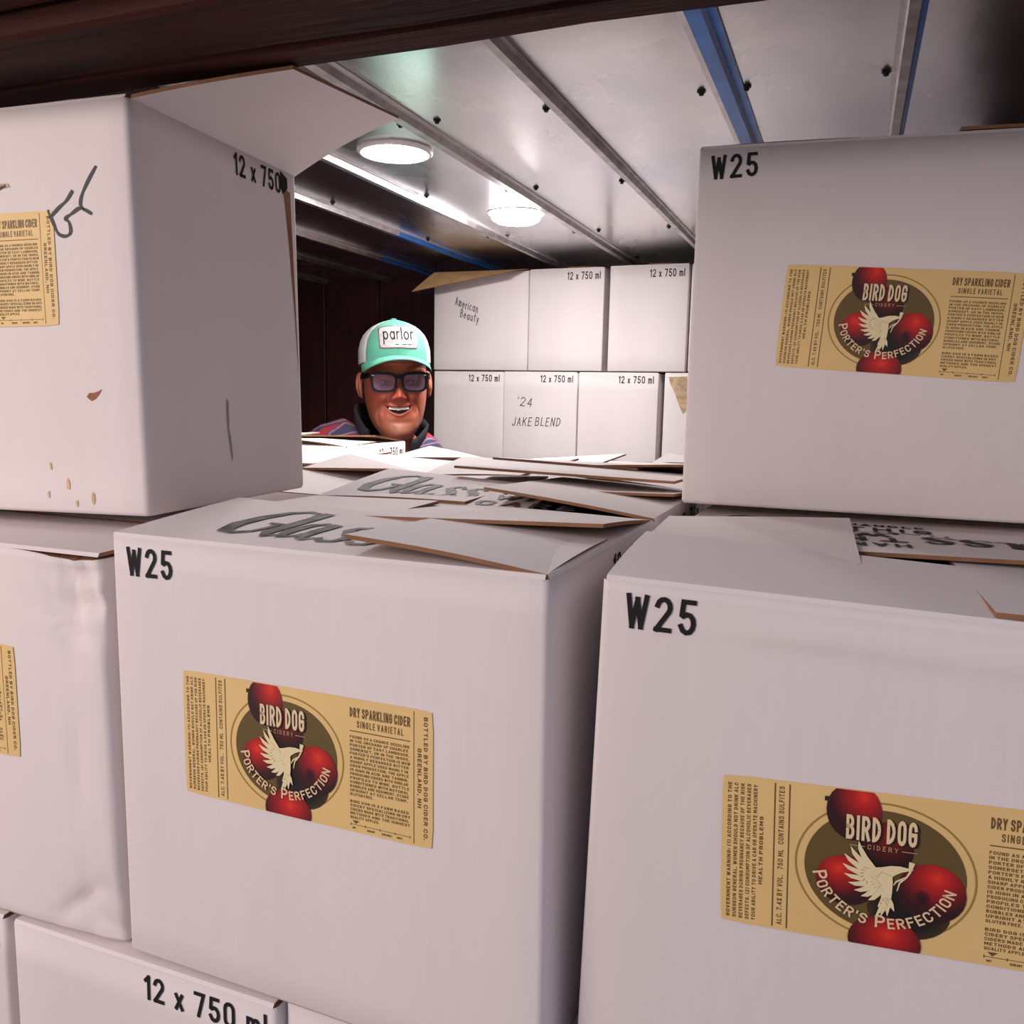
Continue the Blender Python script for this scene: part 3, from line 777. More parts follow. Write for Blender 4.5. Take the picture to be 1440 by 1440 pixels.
for cx_, cy_, s_ in ((.2735,.012,.0035), (.251,.022,.0030), (.232,.014,.0022), (.258,.008,.002), (.236,.036,.0018)):
    blot(t, 'f', [(cx_+s_*.6*cos(k)*random.uniform(.6, 1.2), cy_+s_*1.6*sin(k)*random.uniform(.6, 1.2)) for k in (0,.9,1.8,2.7,3.6,4.5,5.4)], M_tan, 'tan_smudge')
blot(t, 'f', [px(15,612), px(0,640), px(40,632), px(72,628), px(62,612)], M_tan, 'tan_smudge')
blot(t, 'r', [(.100,.082), (.1015,.088), (.1035,.085), (.1035,.062), (.106,.052), (.108,.038), (.1065,.034), (.1035,.050), (.101,.062)], M_scuff, 'grey_scuff')
blot(t, 'r', [(.2045,.283), (.2165,.280), (.2195,.2), (.2235,.10), (.2215,.14), (.2115,.235)], M_kraft, 'torn_patch', 'torn brown paper edge')
blot(t, 'r', [(.200,.2965), (.212,.292), (.212,.283), (.203,.276), (.199,.284)], M_ink, 'print_smudge')
# --- TR : upper right case
c = corners(-.1347, .7553, 1.3495, yaw=3.92, roll=.35)
tr = Case(c, 'white cider case at upper right with W25 code, topmost of the right-hand stack', GF, bulge=.0015, nu=12, nw=12, rad=.003)
tr.code(x=.0105, z=.2725, rot=.035); add_label(tr, .0712, .1200, -3.3, scale=1.0)
tr.volume('r'); tr.volume('l')
tr.closed_top(hf=(.004, .001), hr=(.004, .001), hb=(.004, .001), hl=(.004, .001))

# --- lower row under the front cases (narrow sides to the front)
def narrow(xl, yf, z, label, group, yaw=0, D=D0, W=W0, H=H0, **k):
    """case with its narrow volume-printed side facing the opening; xl left edge, yf front"""
    return Case(corners(xl, yf+W, z, W=W, D=D, H=H, yaw=-90+yaw), label, group, **k)
# with yaw -90 the local right side (u=1) faces -Y
def low_row():
    L = [(-.804, 'white cider case at the lower left edge showing one printed letter'), (-.5590, 'white cider case under the crumpled corner with large 12 x 750 print'),
         (-.3195, 'white cider case at the bottom edge right of the 12 x 750 print'), (-.0780, 'white cider case of the lowest row beneath the right front case')]
    for k, (x, lb) in enumerate(L):
        q = narrow(x, .4205 if k < 2 else .428, .7465, lb, 'white cider cases in the lowest row', D=.237, H=.2985, rad=.0035)
        q.volume('r', z=.272, h=.0185, end=q.D-.0065)
        q.closed_top(hf=(.0002, .0002), hr=(.0002, .0002), hb=(.0002, .0002), hl=(.0002, .0002), show='rl', warp=0, Lm=.15)
low_row()

# --- middle stack behind the centre case
def mid(x, y, label, zt=1.345, D=D0, W=.318, yaw=0, **kw):
    q = Case(corners(x, y, 1.045, W=W, D=D, H=zt-1.045, yaw=yaw), label, GM, nu=6, nw=6)
    q.volume('r', z=q.H-.0275); q.code(z=q.H-.0285)
    return q
q = mid(-.4585, .6735, 'second white case behind centre front, faded Glass print on its loose flap', yaw=0)
T = q.closed_top(hf=(.016, .006), hr=(.017, .008), hb=(.010, .002), hl=(.008, .003), LM=.130, Lm=.150, fx=(.002, .66))
q.glass(T['f'][1], q.W*.66-.004, .130, x=.020, y=.030, h=.078, rest=True)
q.flap((q.W-.002, q.D-.001, q.H+.012), (.08, q.D-.001, q.H+.012), (q.W-.01, q.D-.10, q.H+.016), (.08, q.D-.10, q.H+.020), warp=.002)
q = mid(-.4720, .9080, 'farthest white case of the centre row with flaps fanned open', yaw=-.6)
q.closed_top(hf=(.016, .006), hr=(.010, .004), hb=(.020, .004), hl=(.012, .006), LM=.118, Lm=.125)
q.flap((.05, q.D-.001, q.H+.004), (.24, q.D-.001, q.H+.004), (.045, q.D-.118, q.H+.014), (.235, q.D-.118, q.H+.009), warp=.002)
q = mid(-.4600, 1.1500, 'low white case behind the fanned-open flaps near the rear stack', zt=1.338, yaw=1)
q.closed_top(hf=(.006, .010), hr=(.004, .016), hb=(.012, .004), hl=(.012, .006))
q = mid(-.7925, .7360, 'white case with a raised flap behind the upper left case', zt=1.336, yaw=0)
T = q.closed_top(hf=(.0006, .0008), hr=(.0010, .026), hb=(.020, .008), hl=(.002, .004), LM=.112, Lm=.130, show='frbl', warp=.001)
q.glass(T['b'][1], q.W, .112, x=.05, y=.03, h=.07, rest=False)
q = mid(-.8000, .9790, 'white case with gaping dark flaps left of the fanned-open case', zt=1.338, yaw=1)
q.closed_top(hf=(.018, .010), hr=(.006, .022), hb=(.016, .004), hl=(.010, .006))
q = mid(-.1250, .7020, 'white case under the upper right case, printed WITH on its flap', zt=1.338, D=.234)
T = q.closed_top(hf=(.0008, .0008), hr=(.0009, .0006), hb=(.0008, .0006), hl=(.0008, .0006), warp=.0004, LM=.113, show='fb')
q.glass(T['f'][1], q.W, .113, x=.02, y=.012, h=.062, worn=False)
# case beside the man: its narrow printed side faces right
q = mid(-1.140, 1.288, 'white case in front of the man with one flap lifted', zt=1.346, W=.320, yaw=2)
q.closed_top(hf=(.006, .004), hr=(.010, .002), hb=(.016, .006), hl=(.012, .004))

# --- stack against the back wall
ZB1, ZB2 = 1.2155, 1.5185
YF = 2.545
def wr(case, face, txt, x, z, h, slope=0, weight=.09, xs=1.0, label=None, jit=.05):
    V, Fc, _ = text2d(txt, h, weight, xs, .28, jit=jit)
    V = [(x+a+.16*b_, z+b_+a*slope) for a, b_ in V]
    o = case.pr('handwriting', V, Fc, case.face_fn(face, .0008), M_pen)
    if label: o['label'] = label
low = [(-1.2690, .2440, 'lower white case beside the man at the left end of the rear stack'), (-1.0215, .2410, "white case in the rear stack handwritten '24 JAKE BLEND"),
       (-.7765, .2440, 'blank lower white case in the rear stack, right of the handwritten one'), (-.5150, .2400, 'lower white case in the rear stack with a torn brown corner')]
for i, (x, D, lb) in enumerate(low):
    q = narrow(x, YF-.02 if i else YF-.012, ZB1, lb, GBK, D=D, H=.3, nu=6, nw=6, rad=.003)
    q.volume('r', z=.268, h=.0215, end=q.D-.014)
    q.closed_top(hf=(0, 0), hr=(.0002, .0002), hb=(0, 0), hl=(.0002, .0002), show='rl', warp=0, Lm=.15)
    if i == 1:
        wr(q, 'r', "'24", .046, .196, .028, -.10, .085, .95); wr(q, 'r', 'JAKE BLEND', .030, .132, .027, .02, .085, .76, "handwritten words '24 JAKE BLEND")
    if i == 3: blot(q, 'r', [(.012,.288), (.066,.290), (.068,.19), (.058,.182), (.048,.20), (.030,.245), (.016,.27)], mat('torn_kraft', (.47,.33,.21), .9, var=.25, vscale=90), 'torn_patch', 'torn brown kraft patch')
up = [(-.9425, .2360, 'upper white case in the middle of the rear stack', 0), (-.6895, .2320, 'upper white case at the right of the rear stack', 0)]
ab = Case(corners(-1.2670, YF-.02, ZB2, W=.3215, D=D0, H=.304), 'upper white case handwritten American Beauty with a drooping tan flap', GBK, nu=8, nw=8)
W, D, H = ab.W, ab.D, ab.H
ab.flap((.002, 0, H+.0004), (W-.002, 0, H+.0004), (-.026, -.100, H-.070), (W-.02, -.104, H-.019), warp=.002, n=10, mats=[M_kraft_light, M_flap, M_kraft])
ab.flap((W-.002, D-.001, H-.0027), (.002, D-.001, H-.0027), (W-.004, D-.112, H+.002), (.004, D-.112, H+.001))
wr(ab, 'f', 'American', .074, .203, .026, -.34, .085, .46); wr(ab, 'f', 'Beauty', .092, .165, .026, -.30, .085, .50, 'handwritten words American Beauty')
for x, D, lb, yw in up:
    q = narrow(x, YF-.02, ZB2, lb, GBK, D=D, H=.304 if x < -.8 else .3055, nu=6, nw=6, yaw=yw)
    q.volume('r', z=.270, h=.0225, end=q.D-.012)
    q.closed_top(hf=(.002, .001), hr=(.010, .004), hb=(.004, .001), hl=(.006, .001))
q = narrow(-.4500, YF-.02, ZB2, 'upper white case at the far right end of the rear stack', GBK, D=.2295, H=.304, nu=6, nw=6)
q.volume('r', z=.270, h=.0225); q.closed_top(hf=(.002, .001), hr=(.006, .004), hb=(.004, .001), hl=(.006, .001))

for k in range(2):
    for z, H in ((ZB1, .3), (ZB2, .304)):
        q = narrow((-.2170 if z == ZB2 else -.2715)+k*.2405, YF-.02, z, ('lower' if z == ZB1 else 'upper')+' white rear-stack case behind the upper right case, '+('nearer its left edge' if k == 0 else 'farther right'), 'rear cases behind the upper right case', D=.2295, H=H, nu=4, nw=4)
        q.volume('r', z=.270, h=.0225); q.closed_top(hf=(0, 0), hr=(.0002, .0002), hb=(0, 0), hl=(.0002, .0002), show='rl', warp=0, Lm=.15)

# ------------------------------------------------------------------ round ceiling lamps
def puck(x, y, label, ring=1.0, drop=1.0, z0=.0055):
    rt = root('ceiling_lamp', (x, y, CEIL-.002), label, 'lamp', 'round ceiling lamps')
    na = 40
    prof = [(.030, 0), (.066, 0), (.067, -.002), (.065, -.006), (.062, -.0075), (.0590, -.0078), (.0578, -.005)]
    V = [(x+r_*cos(2*pi*i/na), y+r_*sin(2*pi*i/na), CEIL-.002+z*ring) for r_, z in prof for i in range(na)]
    obj('trim_ring', V, [f[::-1] for f in grid_faces(na, len(prof), wrap=True)], M_trim, rt, smooth=True)
    prof = [(.0573, -.0055), (.0573, -.0085), (.055, -.0100), (.045, -.0120), (.025, -.0132), (.004, -.0138), (.0002, -.0138)]
    V = [(x+r_*cos(2*pi*i/na), y+r_*sin(2*pi*i/na), CEIL-.002-z0+(z+.0055)*drop) for r_, z in prof for i in range(na)]
    obj('lens', V, [f[::-1] for f in grid_faces(na, len(prof), wrap=True)], M_lamp, rt, smooth=True)
puck(-.776, 1.390, 'glowing round white ceiling lamp nearer the opening, left of the two', 1.0, .35, .0050)
puck(-.762, 1.940, 'glaring round ceiling lamp nearer the rear stack', .25, 3.0, .0012)
#MAN-BEGIN
# ------------------------------------------------------------------ the man
HEAD = Vector((-1.0345, 1.8555, 1.4668))
TURN = math.radians(5)
hd = Vector((-HEAD.x, -HEAD.y, 0)).normalized()
rt_ = Vector((-hd.y, hd.x, 0))
EF = (hd*cos(TURN)+rt_*sin(TURN)); EX = Vector((-EF.y, EF.x, 0)); EZ = Vector((0, 0, 1))
TILT = math.radians(1.6)
EXt = EX*cos(TILT)+EZ*sin(TILT); EZt = EZ*cos(TILT)-EX*sin(TILT)
def HP(x, y, z): return HEAD+EXt*x*.955+EF*y+EZt*z
def BP(x, y, z): return HEAD+EX*x+EF*y+EZ*z
man = root('person', (HEAD.x, HEAD.y, 0), 'smiling man in a green and white cap, dark glasses and plaid shirt', 'person')
# (front z, back z, half width, front depth, back depth, x shift)
K = [(.125,.125,.0008,.001,.001,0), (.120,.118,.035,.040,.040,0), (.105,.100,.058,.065,.068,0), (.080,.075,.070,.080,.090,0), (.045,.045,.0765,.089,.100,0),
     (.015,.020,.0785,.090,.102,0), (-.010,.0,.0785,.088,.102,0), (-.040,-.02,.0775,.088,.100,0), (-.065,-.04,.074,.089,.094,0), (-.085,-.06,.0695,.0895,.086,0),
     (-.105,-.075,.063,.089,.078,0), (-.122,-.088,.0535,.086,.072,0), (-.134,-.098,.0445,.079,.069,0), (-.1405,-.105,.040,.067,.067,0), (-.1405,-.112,.043,.050,.066,0),
     (-.141,-.120,.050,.038,.066,0), (-.152,-.135,.055,.034,.066,0), (-.175,-.155,.056,.034,.067,-.004), (-.200,-.175,.060,.040,.070,-.01), (-.222,-.190,.080,.050,.080,-.02),
     (-.245,-.210,.110,.070,.088,-.03), (-.275,-.245,.130,.085,.095,-.035), (-.34,-.31,.145,.095,.10,-.04), (-.48,-.46,.140,.10,.10,-.04), (-.62,-.60,.135,.095,.09,-.04), (-.78,-.76,.14,.09,.09,-.04), (-.84,-.82,.10,.07,.07,-.04), (-.86,-.84,.001,.001,.001,-.04)]
SKIN = (.42, .118, .066); LIP = (.32, .062, .045); MOUTH = (.045, .008, .008)
def gs(x, c, s): return math.exp(-((x-c)/s)**2)
def mouth_u(x): return -.0590+.0042*(x/.033)**2
def mouth_l(x): return -.0735+.0187*(x/.033)**2
def face_disp(x, z):
    ax = abs(x); d = 0
    d -= .0105*gs(ax, .033, .017)*gs(z, -.001, .0115)
    d += .0050*gs(z, .021, .008)*gs(ax, .030, .026)
    hb = .006+.021*min(1, max(0, (.004-z)/.036))
    wn = .0075+.006*min(1, max(0, (.004-z)/.036))
    d += hb*gs(x, 0, wn)*(1 if z > -.034 else math.exp(-((z+.034)/.0085)**2))*(1 if z < .004 else gs(z, .004, .014))
    d += .0095*gs(ax, .0150, .0062)*gs(z, -.0385, .0068)
    d += .0085*gs(ax, .044, .017)*gs(z, -.033, .0145)
    fx = .021+(.040-z-.078)*0
    for q in range(6):
        t = q/5; fx = .0235+.019*t-.004*t*t; fz = -.036-.036*t
        d -= .0030*gs(ax, fx, .0040)*gs(z, fz, .0075)
        fx2 = .047+.004*sin(pi*t); fz2 = -.062-.034*t
        d -= .0018*gs(ax, fx2, .0035)*gs(z, fz2, .008)
    if ax < .036:
        zu, zl = mouth_u(x), mouth_l(x)
        if zl < z < zu: d -= .011*min(1, min(z-zl, zu-z)/.0018)
        d += .0026*gs(z, zu+.0035, .0032)*gs(x, 0, .03)+.0036*gs(z, zl-.0042, .0042)*gs(x, 0, .026)
    d -= .0035*gs(z, -.094, .007)*gs(x, 0, .026)
    d += .0060*gs(z, -.119, .013)*gs(x, 0, .021)
    d -= .0011*(gs(z, .038, .0022)+gs(z, .047, .0022))*gs(x, 0, .05)
    return d
def face_col(x, z, cf):
    c = list(SKIN); ax = abs(x)
    redn = .8*gs(ax, .042, .022)*gs(z, -.036, .02)+.9*gs(x, 0, .016)*gs(z, -.032, .016)
    c = [c[0]*(1+.10*redn), c[1]*(1-.28*redn), c[2]*(1-.28*redn)]
    stub = max(0, min(1, (-.078-z)/.03))*.5*(1 if cf > -.2 else 0)
    stub = max(stub, .45*gs(z, -.122, .012)*gs(ax, .045, .02))
    c = [c[k]*(1-stub)+(.30, .13, .085)[k]*stub for k in range(3)]
    if cf > .2 and ax < .037:
        zu, zl = mouth_u(x), mouth_l(x)
        if zl < z < zu: return MOUTH
        if zu <= z < zu+.0042*(1-(ax/.038)**2)+.0012: c = LIP
        if zl-.0075*(1-(ax/.036)**2)-.001 < z <= zl: c = LIP
    if cf > .25:
        lash = gs(z, .0035-.004*((ax-.033)/.015)**2, .0016)*(1 if abs(ax-.033) < .0155 else 0)
        c = [q*(1-.85*lash) for q in c]
        brow = gs(z, .0235-.004*((ax-.036)/.02)**2, .0035)*gs(ax, .036, .017)
        c = [q*(1-.35*brow) for q in c]
    if cf < .45 and z > -.015: # short greying hair at the temples
        k = .75*min(1, max(0, (.45-cf)/.2)); c = [c[q]*(1-k)+(.20, .14, .11)[q]*k for q in range(3)]
    return tuple(c)
rows = []
for i in range(len(K)-1):
    n = 13 if 2 <= i <= 13 else 5
    for k in range(n):
        t = k/n
        p0, p1, p2, p3 = K[max(i-1, 0)], K[i], K[i+1], K[min(i+2, len(K)-1)]
        rows.append((i+t, [.5*((2*b)+(c_-a)*t+(2*a-5*b+4*c_-d)*t*t+(3*b-a-3*c_+d)*t**3) for a, b, c_, d in zip(p0, p1, p2, p3)]))
rows.append((len(K)-1.0, list(K[-1])))
NA = 190; V, Cc = [], []
for jt, (zf, zb, a, bf, bb, xs) in rows:
    a = max(a, .0005); bf = max(bf, .0005); bb = max(bb, .0005)
    for i in range(NA):
        th = 2*pi*i/NA; ph = th-.48*sin(th)
        s_, c_ = sin(ph), cos(ph)
        p = .94 if jt < 16 else 1.0
        x = a*math.copysign(abs(s_)**p, s_); y = (bf if c_ > 0 else bb)*math.copysign(abs(c_)**p, c_)
        wgt = (1+c_)/2; z = zb+(zf-zb)*(wgt**.8)
        if jt < 13.6 and c_ > 0:
            k = min(1, c_/.30)
            y += face_disp(x, z)*k
        if jt <= 16: V.append(HP(x+xs, y, z))
        else:
            V.append(BP(x+xs, y-.004*min(1, (jt-16)/3), z))
        Cc.append(face_col(x, z, c_) if jt < 14.5 else SKIN)
Fc = [f[::-1] for f in grid_faces(NA, len(rows), wrap=True)]
def face_y(x, z):
    bf = interp([(k[0], k[3]) for k in K[:13]][::-1], z); a = interp([(k[0], k[2]) for k in K[:13]][::-1], z)
    return bf*math.sqrt(max(0, 1-(x/a)**2))+face_disp(x, z)
# ears, rooted in the head
for sg in (-1, 1):
    b = len(V); nu_, nv_ = 22, 12
    for j in range(nv_+1):
        al = pi*j/nv_          # across the ear plate, outer rim to root
        for i in range(nu_):
            an = 2*pi*i/nu_
            rr = .0025+.9975*(j/nv_)
            hz = .034*rr*sin(an)*(1.0 if sin(an) > 0 else .92); hy = .0185*rr*cos(an)*(1 if sin(an) > -.3 else .8)
            out = .0055-.006*gs(rr, .55, .22)+.0035*gs(rr, .93, .10)-(.006 if j == nv_ else 0)
            V.append(HP(sg*(.0800+out+(.0105 if hy < 0 else .004)*abs(hy)/.0185), -.012+hy-.10*hz, -.006+hz)); 
            Cc.append((.52, .17, .11) if rr > .6 else (.38, .11, .07))
    Fc += [tuple(q) if sg < 0 else tuple(q[::-1]) for q in grid_faces(nu_, nv_+1, wrap=True, base=b)]
M_skin = mat('skin', SKIN, .48, attr='col', bump=.06, bscale=500); 
b_ = M_skin.node_tree.nodes['Principled BSDF']; b_.inputs['Subsurface Weight'].default_value = .12; b_.inputs['Subsurface Radius'].default_value = (.008, .003, .002); b_.inputs['Subsurface Scale'].default_value = .5
obj('body', V, Fc, M_skin, man, smooth=True, cols=Cc)
# teeth
V, Fc = [], []
M_teeth = mat('teeth', (.85, .80, .72), .3); M_dark = mat('black_frame', (.006, .005, .007), .45, spec=.2); M_eye = mat('eye_white', (.55, .47, .44), .25); M_iris = mat('iris_dark', (.03, .02, .018), .2)
nt_ = 10
for k in range(nt_):
    x0 = -.0245+.049*k/nt_; x1 = x0+.049/nt_-.0004
    hgt = .0074 if k in (4, 5) else .0062 if k in (3, 6) else .0066
    b = len(V)
    for x in (x0, x1):
        zt = mouth_u(x)+.001; yy = face_y(0, -.053)-.0058-4.5*x*x
        for z, dy in ((zt, 0), (zt-hgt, .0008)): V += [HP(x, yy+dy, z), HP(x, yy+dy-.004, z)]
    Fc += [tuple(b+q for q in f) for f in ((0,4,6,2), (1,3,7,5), (2,6,7,3), (0,2,3,1), (4,5,7,6))]
obj('teeth', V, Fc, M_teeth, man)
# eyes
for sg in (-1, 1):
    V, Fc = [], []
    n = 20
    y0 = face_y(sg*.033, 0)+.0012
    for j in range(4):
        for i in range(n):
            an = 2*pi*i/n; t = j/3
            x = .0118*t*cos(an); z = .0034*t*sin(an)*(1 if sin(an) > 0 else .75)
            V.append(HP(sg*.033+x, y0+.0022*(1-t*t)-9*x*x, z-.0005))
    e = obj('eye', V, [f[::-1] for f in grid_faces(n, 4, wrap=True)], M_eye, man, smooth=True)
    V = [HP(sg*.033+.003+.0036*cos(2*pi*i/14), y0+.0028, -.0003+.0033*sin(2*pi*i/14)) for i in range(14)]
    obj('iris', V, [tuple(range(14))[::-1]], M_iris, e)
# glasses: heavy dark rims, tinted lenses, temples
M_lens = mat('tinted_lens', (.20, .14, .27), .06, alpha=.40)
gl_y = face_y(0, -.006)+.004
def lens_loop(cx, sg, w_, h_, ztop, n=36, ex=0):
    pts = []
    for i in range(n):
        an = 2*pi*i/n; cx_, sz = cos(an), sin(an)
        px_ = math.copysign(abs(cx_)**.55, cx_)*w_/2; pz = math.copysign(abs(sz)**.55, sz)*h_/2
        px_ *= 1+.07*(pz/(h_/2))               # wider at the top
        pz += .0016*(px_*sg/(w_/2)) if pz > 0 else 0
        pts.append((cx+px_, pz-.001))
    return pts
def gy(x): return gl_y+.003-1.3*x*x
frame_bits = []
for sg in (-1, 1):
    inn = lens_loop(sg*.0365, sg, .0515, .0360, 0); out = lens_loop(sg*.0370, sg, .0640, .0470, 0)
    n = len(inn); V, Fc = [], []
    for pts, dy in ((out, .0), (out, .0045), (inn, .0045), (inn, .0)):
        V += [HP(x, gy(x)+dy, z+(.0012 if pts is out else 0)) for x, z in pts]
    for a, b in ((0, 1), (1, 2), (2, 3), (3, 0)):
        for i in range(n): Fc.append((a*n+i, a*n+(i+1) % n, b*n+(i+1) % n, b*n+i))
    obj('rim', V, Fc, M_dark, man, smooth=False)
    V = [HP(x, gy(x)+.0022, z) for x, z in inn]
    obj('lens', V, [tuple(range(n))], M_lens, man)
    # temple arm
    V, Fc = [], []
    path = [(sg*.0685, gy(.066)+.002, .0155), (sg*.0745, gy(.066)-.012, .0155), (sg*.0835, .02, .013), (sg*.0855, -.02, .012), (sg*.084, -.045, .004)]
    for x, y, z in path:
        V += [HP(x, y, z+.0055), HP(x+sg*.003, y, z+.0055), HP(x+sg*.003, y, z-.0055), HP(x, y, z-.0055)]
    Fc = grid_faces(4, len(path), wrap=True)+[(0, 1, 2, 3), (16, 19, 18, 17)]
    obj('temple', V, Fc, M_dark, man)
    v = [HP(sg*.0625+dx, gy(.062)+.0052, .0150+dz) for dx, dz in ((-.003, -.0012), (.003, -.0012), (.003, .0012), (-.003, .0012))]
    obj('rim_stud', v, [(0, 1, 2, 3)], mat('silver', (.7, .68, .68), .3, 1.0), man)
V, Fc = [], []
for i in range(9):
    x = -.0105+.021*i/8; zc = .0095+.0025*cos(x/.0105*pi/2)
    V += [HP(x, gy(x)+dy, zc+dz) for dy, dz in ((0, .0055), (.0045, .0055), (.0045, -.0050), (0, -.0050))]
obj('bridge', V, grid_faces(4, 9, wrap=True), M_dark, man)
# cap
CW = [(.034, .0895), (.050, .0905), (.074, .0900), (.095, .0850), (.110, .0780), (.122, .0675), (.131, .0555), (.139, .0400), (.1435, .0270), (.1475, .0130), (.1500, .0006)]
M_green = mat('mint_cap_cloth', (.10, .37, .26), .8, var=.05, vscale=60, bump=.15, bscale=700); M_mesh = mat('white_cap_mesh', (.60, .57, .58), .85, bump=.3, bscale=900)
M_patch = mat('patch_white', (.50, .47, .48), .8, spec=.1); M_pborder = mat('patch_border', (.24, .06, .09), .7); M_ptext = mat('patch_text_grey', (.018, .013, .016), .8, spec=.05)
def cap_pt(ph, t, off=0):
    """azimuth ph, height parameter t 0..1"""
    z0 = .042+.010*cos(ph)
    z = z0+(.150-z0)*t; a = interp(CW, z)+off
    bf = a*1.16; bb = a*1.17
    s_, c_ = sin(ph), cos(ph)
    return (a*s_, (bf if c_ > 0 else bb)*c_-.004, z+off*.3)
def crown(name, p0, p1, m_, nphi=26, parent=man):
    V = []; nt = 26
    for off in (0, -.0016):
        for j in range(nt+1):
            t = 1-(1-j/nt)**1.5
            for i in range(nphi+1):
                ph = p0+(p1-p0)*i/nphi
                seam = -.0012*math.exp(-(min(i, nphi-i)/1.0)**2)
                V.append(HP(*cap_pt(ph, t, off+seam)))
    n = (nphi+1)*(nt+1)
    Fc = [f[::-1] for f in grid_faces(nphi+1, nt+1)]+[tuple(k+n for k in f) for f in grid_faces(nphi+1, nt+1)]
    return obj(name, V, Fc, m_, man, smooth=True)
fr = math.radians(57)
crown('cap_panel', -fr, 0, M_green); crown('cap_panel', 0, fr, M_green)
rest = (2*pi-2*fr)/4
for k in range(4): crown('cap_mesh_panel', fr+k*rest, fr+(k+1)*rest, M_mesh)
# button
V = [HP(.007*cos(2*pi*i/12)*r_, -.004+.007*sin(2*pi*i/12)*r_, .1494+z) for r_, z in ((1.1, 0), (.9, .002), (.05, .003)) for i in range(12)]
obj('cap_button', V, grid_faces(12, 3, wrap=True), M_green, man, smooth=True)
# brim
V = []; ni, nj = 28, 9
for off in (0, -.0028):
    for j in range(nj+1):
        t = j/nj
        for i in range(ni+1):
            u = -1+2*i/ni; ph = u*math.radians(68)
            x0, y0, z0 = cap_pt(ph, .02, .0015)
            ext = .066*math.sqrt(max(0, 1-(abs(u))**3.2))
            x = x0*(1+.03*t*(1-abs(u))); y = y0+ext*t+.006*t
            z = z0+.006-(.0255*(x/.09)**2+.010*t*(1-.3*abs(u)))*(.55+.45*t)+off
            V.append(HP(x, y, z))
n = (ni+1)*(nj+1); g = grid_faces(ni+1, nj+1)
Fc = list(g)+[tuple(k+n for k in f[::-1]) for f in g]
e = [nj*(ni+1)+i for i in range(ni+1)]
Fc += [(a, b, b+n, a+n) for a, b in zip(e, e[1:])]
M_under = mat('brim_underside', (.045, .075, .065), .8)
obj('cap_brim', V, Fc, [M_green, M_under], man, idx=[0]*len(g)+[1]*len(g)+[0]*ni, smooth=True)
# patch and its lettering
def patch_fn(x, z, off):
    a = interp(CW, z); y = a*1.16*math.sqrt(max(0, 1-(x/a)**2))-.004
    return HP(x, y+off, z+.0)
def patch(w_, h_, off, m_, name, parent):
    V, Fc = [], []
    nx_, nz_ = 30, 16
    for j in range(nz_+1):
        for i in range(nx_+1):
            u, v = -1+2*i/nx_, -1+2*j/nz_
            k = 1-.06*abs(v)**6
            x = .003+u*w_/2*k; z = .1015+v*h_/2*(1-.06*abs(u)**6)+.0035*(1-u*u)*(1 if v > 0 else .35)*abs(v)
            V.append(patch_fn(x, z, off))
    return obj(name, V, grid_faces(nx_+1, nz_+1)[::1], m_, parent)
pt = patch(.0950, .0520, .0016, M_pborder, 'cap_patch', man)
patch(.0905, .0475, .0024, M_patch, 'patch_face', pt)
V, Fc, wd = text2d('parlor', .031, .10, .78, .20, sub=.09)
sx = .074/wd
obj('patch_lettering', [patch_fn(-.034+p*sx, .0965+q, .0040) for p, q in V], Fc, M_ptext, pt)
V, Fc, wd = text2d('SKIS', .0035, .16, 1.2, .6); V = []; Fc = []
for k, (a, b) in enumerate(((-.012, -.004), (.004, .016), (.018, .028))):
    b0 = len(V); V += [(a, 0), (b, 0), (b, .0016), (a, .0016)]; Fc.append((b0, b0+1, b0+2, b0+3))
obj('patch_lettering', [patch_fn(.006+p, .0845+q, .0040) for p, q in V], Fc, M_ptext, pt)

# plaid shirt
def plaid(name, dark=1.0):
    m = bpy.data.materials.new(name); m.use_nodes = True; nt = m.node_tree; N = nt.nodes; L = nt.links; b = N['Principled BSDF']; b.inputs['Roughness'].default_value = .9
    tc = N.new('ShaderNodeTexCoord'); mp = N.new('ShaderNodeMapping'); mp.inputs['Rotation'].default_value = (0, .35, .5); L.new(tc.outputs['Object'], mp.inputs[0])
    sp = N.new('ShaderNodeSeparateXYZ'); L.new(mp.outputs[0], sp.inputs[0])
    def band(out, freq, thr, ph=0.0):
        a = N.new('ShaderNodeMath'); a.operation = 'MULTIPLY_ADD'; a.inputs[1].default_value = freq; a.inputs[2].default_value = ph; L.new(out, a.inputs[0])
        f = N.new('ShaderNodeMath'); f.operation = 'FRACT'; L.new(a.outputs[0], f.inputs[0])
        g_ = N.new('ShaderNodeMath'); g_.operation = 'GREATER_THAN'; g_.inputs[1].default_value = thr; L.new(f.outputs[0], g_.inputs[0]); return g_.outputs[0]
    def mix(fac, c1, c2, k=1.0):
        x = N.new('ShaderNodeMix'); x.data_type = 'RGBA'
        mm_ = N.new('ShaderNodeMath'); mm_.operation = 'MULTIPLY'; mm_.inputs[1].default_value = k; L.new(fac, mm_.inputs[0]); L.new(mm_.outputs[0], x.inputs[0])
        if isinstance(c1, tuple): x.inputs[6].default_value = (*c1, 1)
        else: L.new(c1, x.inputs[6])
        x.inputs[7].default_value = (*c2, 1); return x.outputs[2]
    red = tuple(q*dark for q in (.30, .020, .032)); navy = tuple(q*dark for q in (.025, .035, .085)); pale = tuple(q*dark for q in (.45, .22, .27))
    c = mix(band(sp.outputs[0], 26, .5), red, navy, .9)
    c = mix(band(sp.outputs[2], 26, .5, .2), c, navy, .75)
    c = mix(band(sp.outputs[0], 26, .90, .35), c, pale, .45)
    c = mix(band(sp.outputs[2], 26, .90, .45), c, pale, .45)
    L.new(c, b.inputs['Base Color'])
    return m
